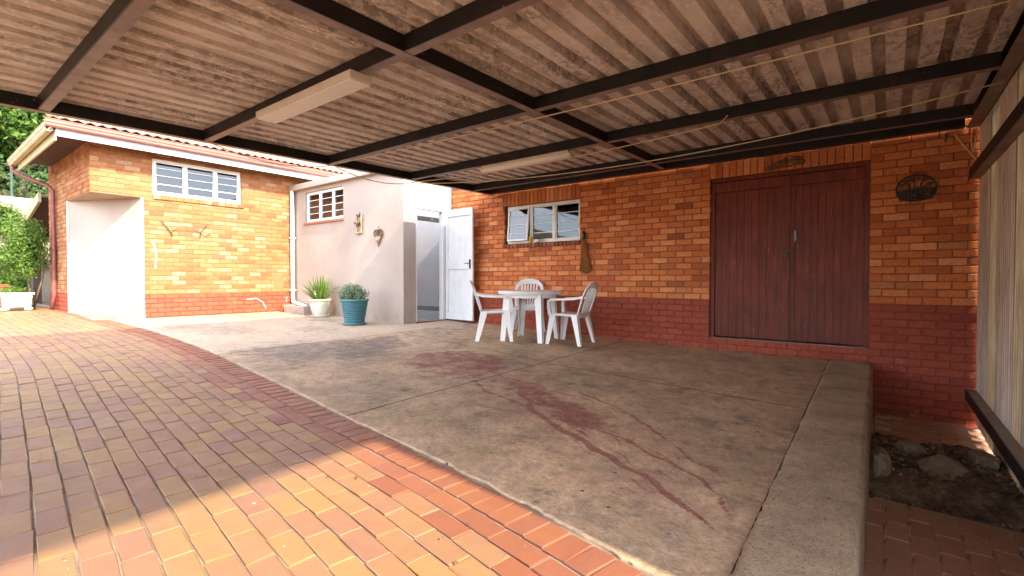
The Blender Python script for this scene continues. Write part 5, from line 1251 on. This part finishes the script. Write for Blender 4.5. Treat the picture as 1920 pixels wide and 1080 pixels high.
bk_ = empty('wire_basket', (0.228, yw, 0.84), label='dark wire half basket hanging on the brick wall beside the wooden doors', cat='basket')
def arcp(t, f=1.0, out=0.0):   # outline of the basket
    a = math.pi * t; return Vector((0.228 - 0.165 * math.cos(a) * f, yw - 0.008 - out, 0.975 + 0.145 * math.sin(a) * f))
low = [(0.063, 0.975), (0.075, 0.93), (0.12, 0.865), (0.19, 0.848), (0.27, 0.848), (0.335, 0.865), (0.38, 0.93), (0.393, 0.975)]
p = MB(); p.tube([arcp(i / 20) for i in range(21)] + [Vector((x_, yw - 0.008, z_)) for x_, z_ in reversed(low)], 0.009, 6); p.build('rim', M['black'], bk_)
p = MB()
for k in range(8):
    z0 = 0.86 + k * 0.013; w = 0.13 + 0.03 * min(1, k / 5)
    p.tube([(0.228 + w * math.cos(math.pi * (1 - i / 14)), yw - 0.01 - (0.045 + 0.004 * k) * math.sin(math.pi * i / 14), z0) for i in range(15)], 0.0055, 5)
for k in range(13):
    t = (k + 0.5) / 13; a = math.pi * t
    p.tube([(0.228 - 0.13 * math.cos(a), yw - 0.012 - 0.045 * math.sin(a), 0.850), (0.228 - 0.162 * math.cos(a), yw - 0.012 - 0.075 * math.sin(a), 0.96)], 0.005, 5)
p.build('basket_bowl', M['black'], bk_)
p = MB()
for k in range(7):
    t = 0.12 + 0.76 * k / 6; e = arcp(t); p.tube([(0.228 + (e.x - 0.228) * 0.35, yw - 0.012, 0.96), ((e.x + 0.228) / 2 + 0.02 * (-1) ** k, yw - 0.016, 1.03), (e.x, yw - 0.01, e.z)], 0.006, 5)
for (cx, cz, r) in ((0.15, 1.055, .028), (0.205, 1.085, .022), (0.30, 1.06, .028), (0.255, 1.09, .02), (0.11, 1.01, .022), (0.345, 1.01, .022)):
    p.tube([(cx + r * (1 - i / 16) * math.cos(i * .6), yw - 0.014, cz + r * (1 - i / 16) * math.sin(i * .6)) for i in range(15)], 0.006, 5)
p.build('scrollwork', M['rust'], bk_)
p = MB(); p.tube([(0.228 + 0.018 * math.cos(i * .7), yw - 0.01, 1.135 + 0.016 * math.sin(i * .7)) for i in range(10)], 0.005, 5); p.build('hanging_ring', M['rust'], bk_)
p = MB()
for i in range(60):
    a = random.uniform(0.1, math.pi - .1); r = random.uniform(0, 0.12); p.tube([(0.228 - r * math.cos(a), yw - 0.02 - r * .6 * math.sin(a), 0.87 + random.uniform(0, .10)), (0.228 - r * math.cos(a) + random.gauss(.03, .05), yw - 0.03 - r * .5, 0.88 + random.uniform(0, .12))], 0.006, 4)
tag(p.build('dry_twigs', M['driftwood'], bk_), kind='stuff')

bd = empty('carved_ornament', (-1.03, yw, 1.37), label='carved dull wood bird ornament fixed on the soldier bricks above the doors', cat='ornament')
def lump(p, pts, rad, n=8): p.tube(pts, rad, n)
p = MB(); lump(p, [(-1.25, yw - .02, 1.375), (-1.20, yw - .02, 1.392), (-1.10, yw - .025, 1.408), (-1.02, yw - .025, 1.43), (-0.99, yw - .025, 1.46)], [0.006, 0.018, 0.024, 0.02, 0.012]); p.build('wing', M['driftwood'], bd, smooth=True)
p = MB(); lump(p, [(-1.17, yw - .02, 1.43), (-1.10, yw - .022, 1.446), (-1.03, yw - .025, 1.455)], [0.005, 0.015, 0.01]); p.build('wing', M['driftwood'], bd, smooth=True)
p = MB(); lump(p, [(-0.98, yw - .025, 1.45), (-0.93, yw - .025, 1.435), (-0.87, yw - .024, 1.432), (-0.82, yw - .02, 1.425), (-0.81, yw - .02, 1.41)], [0.014, 0.026, 0.03, 0.024, 0.008]); p.build('body', M['driftwood'], bd, smooth=True)
p = MB(); lump(p, [(-1.03, yw - .025, 1.455), (-1.02, yw - .027, 1.475), (-1.0, yw - .027, 1.49)], [0.014, 0.018, 0.008]); lump(p, [(-0.96, yw - .02, 1.50), (-0.90, yw - .022, 1.483), (-0.83, yw - .02, 1.475)], [0.008, 0.016, 0.005]); p.build('head', M['driftwood'], bd, smooth=True)
p = MB(); lump(p, [(-1.24, yw - .016, 1.368), (-1.0, yw - .02, 1.385), (-0.82, yw - .016, 1.395)], [0.006, 0.009, 0.006], 6); p.build('branch', M['driftwood'], bd, smooth=True)

ya = YL - 0.006
wa = empty('framed_wall_art', (-8.06, ya, 0.9), label='upright rectangular metal and driftwood plaque on the cream annex wall', cat='wall art')
MB().box((-8.135, ya - 0.014, 0.895), (-7.985, ya - 0.004, 1.225)).build('panel', M['bronze'], wa)
for a_, b_ in (((-8.14, 1.235), (-8.135, 0.885)), ((-7.985, 1.245), (-7.98, 0.885)), ((-8.15, 0.89), (-7.97, 0.895))):
    p = MB(); p.tube([(a_[0] + (b_[0]-a_[0]) * i / 8 + random.gauss(0, .003), ya - 0.025, a_[1] + (b_[1]-a_[1]) * i / 8) for i in range(9)], [0.016 + random.uniform(-.003, .004) for _ in range(9)], 7); p.build('frame_bar', M['bronze'], wa)
p = MB(); p.tube([(-8.14, ya - .025, 1.235), (-8.10, ya - .03, 1.25), (-8.06, ya - .03, 1.21), (-8.02, ya - .03, 1.245), (-7.985, ya - .025, 1.24)], 0.014, 7); p.build('top_scroll', M['rust'], wa)
p = MB(); p.tube([(-8.20, ya - .03, 1.09), (-8.17, ya - .035, 1.105), (-8.13, ya - .04, 1.08), (-8.07, ya - .045, 1.06), (-8.02, ya - .04, 1.10)], [0.012, 0.022, 0.02, 0.034, 0.015], 8); p.build('motif', M['rust'], wa)
p = MB(); p.tube([(-8.07, ya - .02, 1.235), (-8.065, ya - .014, 1.28), (-8.058, ya - .01, 1.30), (-8.052, ya - .014, 1.28), (-8.055, ya - .02, 1.235)], 0.003, 5); p.build('hanging_loop', M['rust'], wa)
ha = empty('heart_wall_art', (-7.47, ya, 0.65), label='heart shaped woven wire and driftwood hanging on the cream annex wall', cat='wall art')
def heart(t, k=1.0):
    x_ = 16 * math.sin(t) ** 3; y_ = 13 * math.cos(t) - 5 * math.cos(2*t) - 2 * math.cos(3*t) - math.cos(4*t)
    return (-7.47 + x_ * 0.0082 * k, 0.80 + 0.02 + y_ * 0.0088 * k - (0.055 if y_ < -10 else 0) * abs(y_ + 10) / 7)
p = MB(); p.tube([(*(lambda q: (q[0], ya - 0.02, q[1]))(heart(2 * math.pi * i / 40)),) for i in range(41)], 0.009, 7); p.build('outline', M['rust'], ha)
p = MB()
for i in range(46):
    t1, t2 = random.uniform(0, 2*math.pi), random.uniform(0, 2*math.pi); a_, b_ = heart(t1, .96), heart(t2, .96)
    if max(a_[1], b_[1]) < 0.78: continue
    p.tube([(a_[0], ya - .018, a_[1]), ((a_[0]+b_[0])/2, ya - .03, (a_[1]+b_[1])/2), (b_[0], ya - .018, b_[1])], 0.0035, 4)
p.build('wire_weave', M['rust'], ha)
p = MB()
for i in range(13):
    u = (i - 6) / 6; p.tube([(-7.47 + u * 0.085, ya - .03, 0.80 - 0.02 * abs(u)), (-7.47 + u * 0.045, ya - .042, 0.73), (-7.47 + u * 0.006, ya - .022, 0.645)], [0.009, 0.011, 0.004], 6)
p.build('driftwood_point', M['bronze'], ha)
p = MB(); p.tube([(-7.47, ya - .018, 0.885), (-7.485, ya - .012, 0.955), (-7.472, ya - .01, 0.985), (-7.459, ya - .012, 0.955), (-7.47, ya - .018, 0.885)], 0.003, 5); p.build('hanging_loop', M['rust'], ha)

xh = XH + 0.012
br2 = empty('wall_hanger', (xh, 3.4, 0.9), label='bent iron hanger with curved wires on the sunny house wall', cat='hanger')
p = MB(); p.tube([(xh + .02, 3.055, 1.075), (xh + .03, 3.15, 0.96), (xh + .012, 3.235, 0.835)], [0.007, 0.009, 0.012], 7); p.build('hook', M['green_iron'], br2)
p = MB(); p.tube([(xh + .03, 3.83, 1.07), (xh + .012, 3.70, 0.905)], [0.009, 0.007], 7); p.build('hook', M['green_iron'], br2)
for k_, h_ in ((0, 0.10), (1, 0.055)):
    p = MB(); p.tube([(xh + .006 + .02 * math.sin(math.pi * i / 12), 3.24 + 0.46 * i / 12, 0.90 - 0.01 * k_ + h_ * math.sin(math.pi * (i / 12) ** 0.9)) for i in range(13)], 0.0035, 5); p.build('curved_wire', M['rust'], br2)
p = MB(); p.tube([(xh + .01, 3.70, 0.90), (xh + .02, 3.79, 0.835), (xh + .02, 3.88, 0.895)], 0.006, 6); p.build('hook', M['rust'], br2)
for y_ in (3.235, 3.705):
    MB().box((XH + 0.005, y_ - .012, 0.80), (XH + 0.0115, y_ + .012, 0.89)).build('backing_plate', M['rust'], br2)

ys = YM - 0.02
cu = empty('yellow_cup', (-4.86, ys, 0.632), label='yellow cup standing on the brick window sill', cat='cup')
p = MB(); p.lathe([(0.028, 0.0), (0.036, 0.09), (0.040, 0.095), (0.036, 0.095), (0.026, 0.006), (0.0, 0.006)], 20); link('body', p.mesh('body', M['yellow'], smooth=True), cu)
p = MB(); p.tube([(0.034, 0, 0.075), (0.055, 0, 0.07), (0.055, 0, 0.03), (0.031, 0, 0.022)], 0.005, 6); link('handle', p.mesh('handle', M['yellow'], smooth=True), cu)
jr = empty('small_jar', (-4.72, ys, 0.632), label='small white jar with dark lid on the window sill', cat='jar')
p = MB(); p.lathe([(0.04, 0.0), (0.046, 0.008), (0.046, 0.045), (0.04, 0.05), (0.0, 0.05)], 20); link('body', p.mesh('body', M['white'], smooth=True), jr)
p = MB(); p.lathe([(0.043, 0.051), (0.043, 0.075), (0.036, 0.08), (0.0, 0.08)], 20); link('lid', p.mesh('lid', M['black'], smooth=True), jr)
hk = MB(); hk.tube([(0.465, yw, 1.515), (0.465, yw - 0.03, 1.50), (0.462, yw - 0.035, 1.46), (0.458, yw - 0.02, 1.44), (0.455, yw - 0.03, 1.43)], [0.012, 0.010, 0.009, 0.008, 0.005], 6); tag(hk.build('wall_hook', M['rust']), 'rusty hook on the brick wall beside the sheet fence top', 'hook')
tw = MB()
tw.tube([(0.53, yw - 0.01, 1.50), (0.60, yw - 0.02, 1.37), (0.70, yw - 0.03, 1.20)], 0.006, 5); tw.tube([(0.66, yw - 0.015, 1.53), (0.655, yw - 0.02, 1.40), (0.668, yw - 0.025, 1.28)], 0.004, 5); tw.tube([(0.70, yw - 0.015, 1.52), (0.685, yw - 0.02, 1.42), (0.675, yw - 0.025, 1.30)], 0.004, 5)
tag(tw.build('dry_creeper', M['rope']), 'dry creeper stems on the brick wall by the fence top', 'creeper')

fl_ = MB()
for i in range(110):
    x = random.uniform(-6.0, -0.5) if i < 80 else random.uniform(-9, -5); y = random.uniform(0.3, 6.6)
    if y < Ye(x) + 0.06 and y > Ye(x) - 0.02: continue
    q = random.uniform(0.006, 0.016); a = random.uniform(0, 6.28); c_ = Vector((x, y, G(x, y) + 0.006)); d = Vector((math.cos(a), math.sin(a), random.gauss(0, .15))) * q; e = Vector((-math.sin(a), math.cos(a), random.gauss(0, .2))) * q * .45
    fl_.add([c_ - d, c_ - e + Vector((0, 0, .003)), c_ + d, c_ + e + Vector((0, 0, .003))], [(0, 1, 2, 3)], 0, random.random())
tag(fl_.build('fallen_leaves', M['litter'], rnd=True), 'tiny dry leaves and grit scattered over slab and paving', 'leaves', kind='stuff')
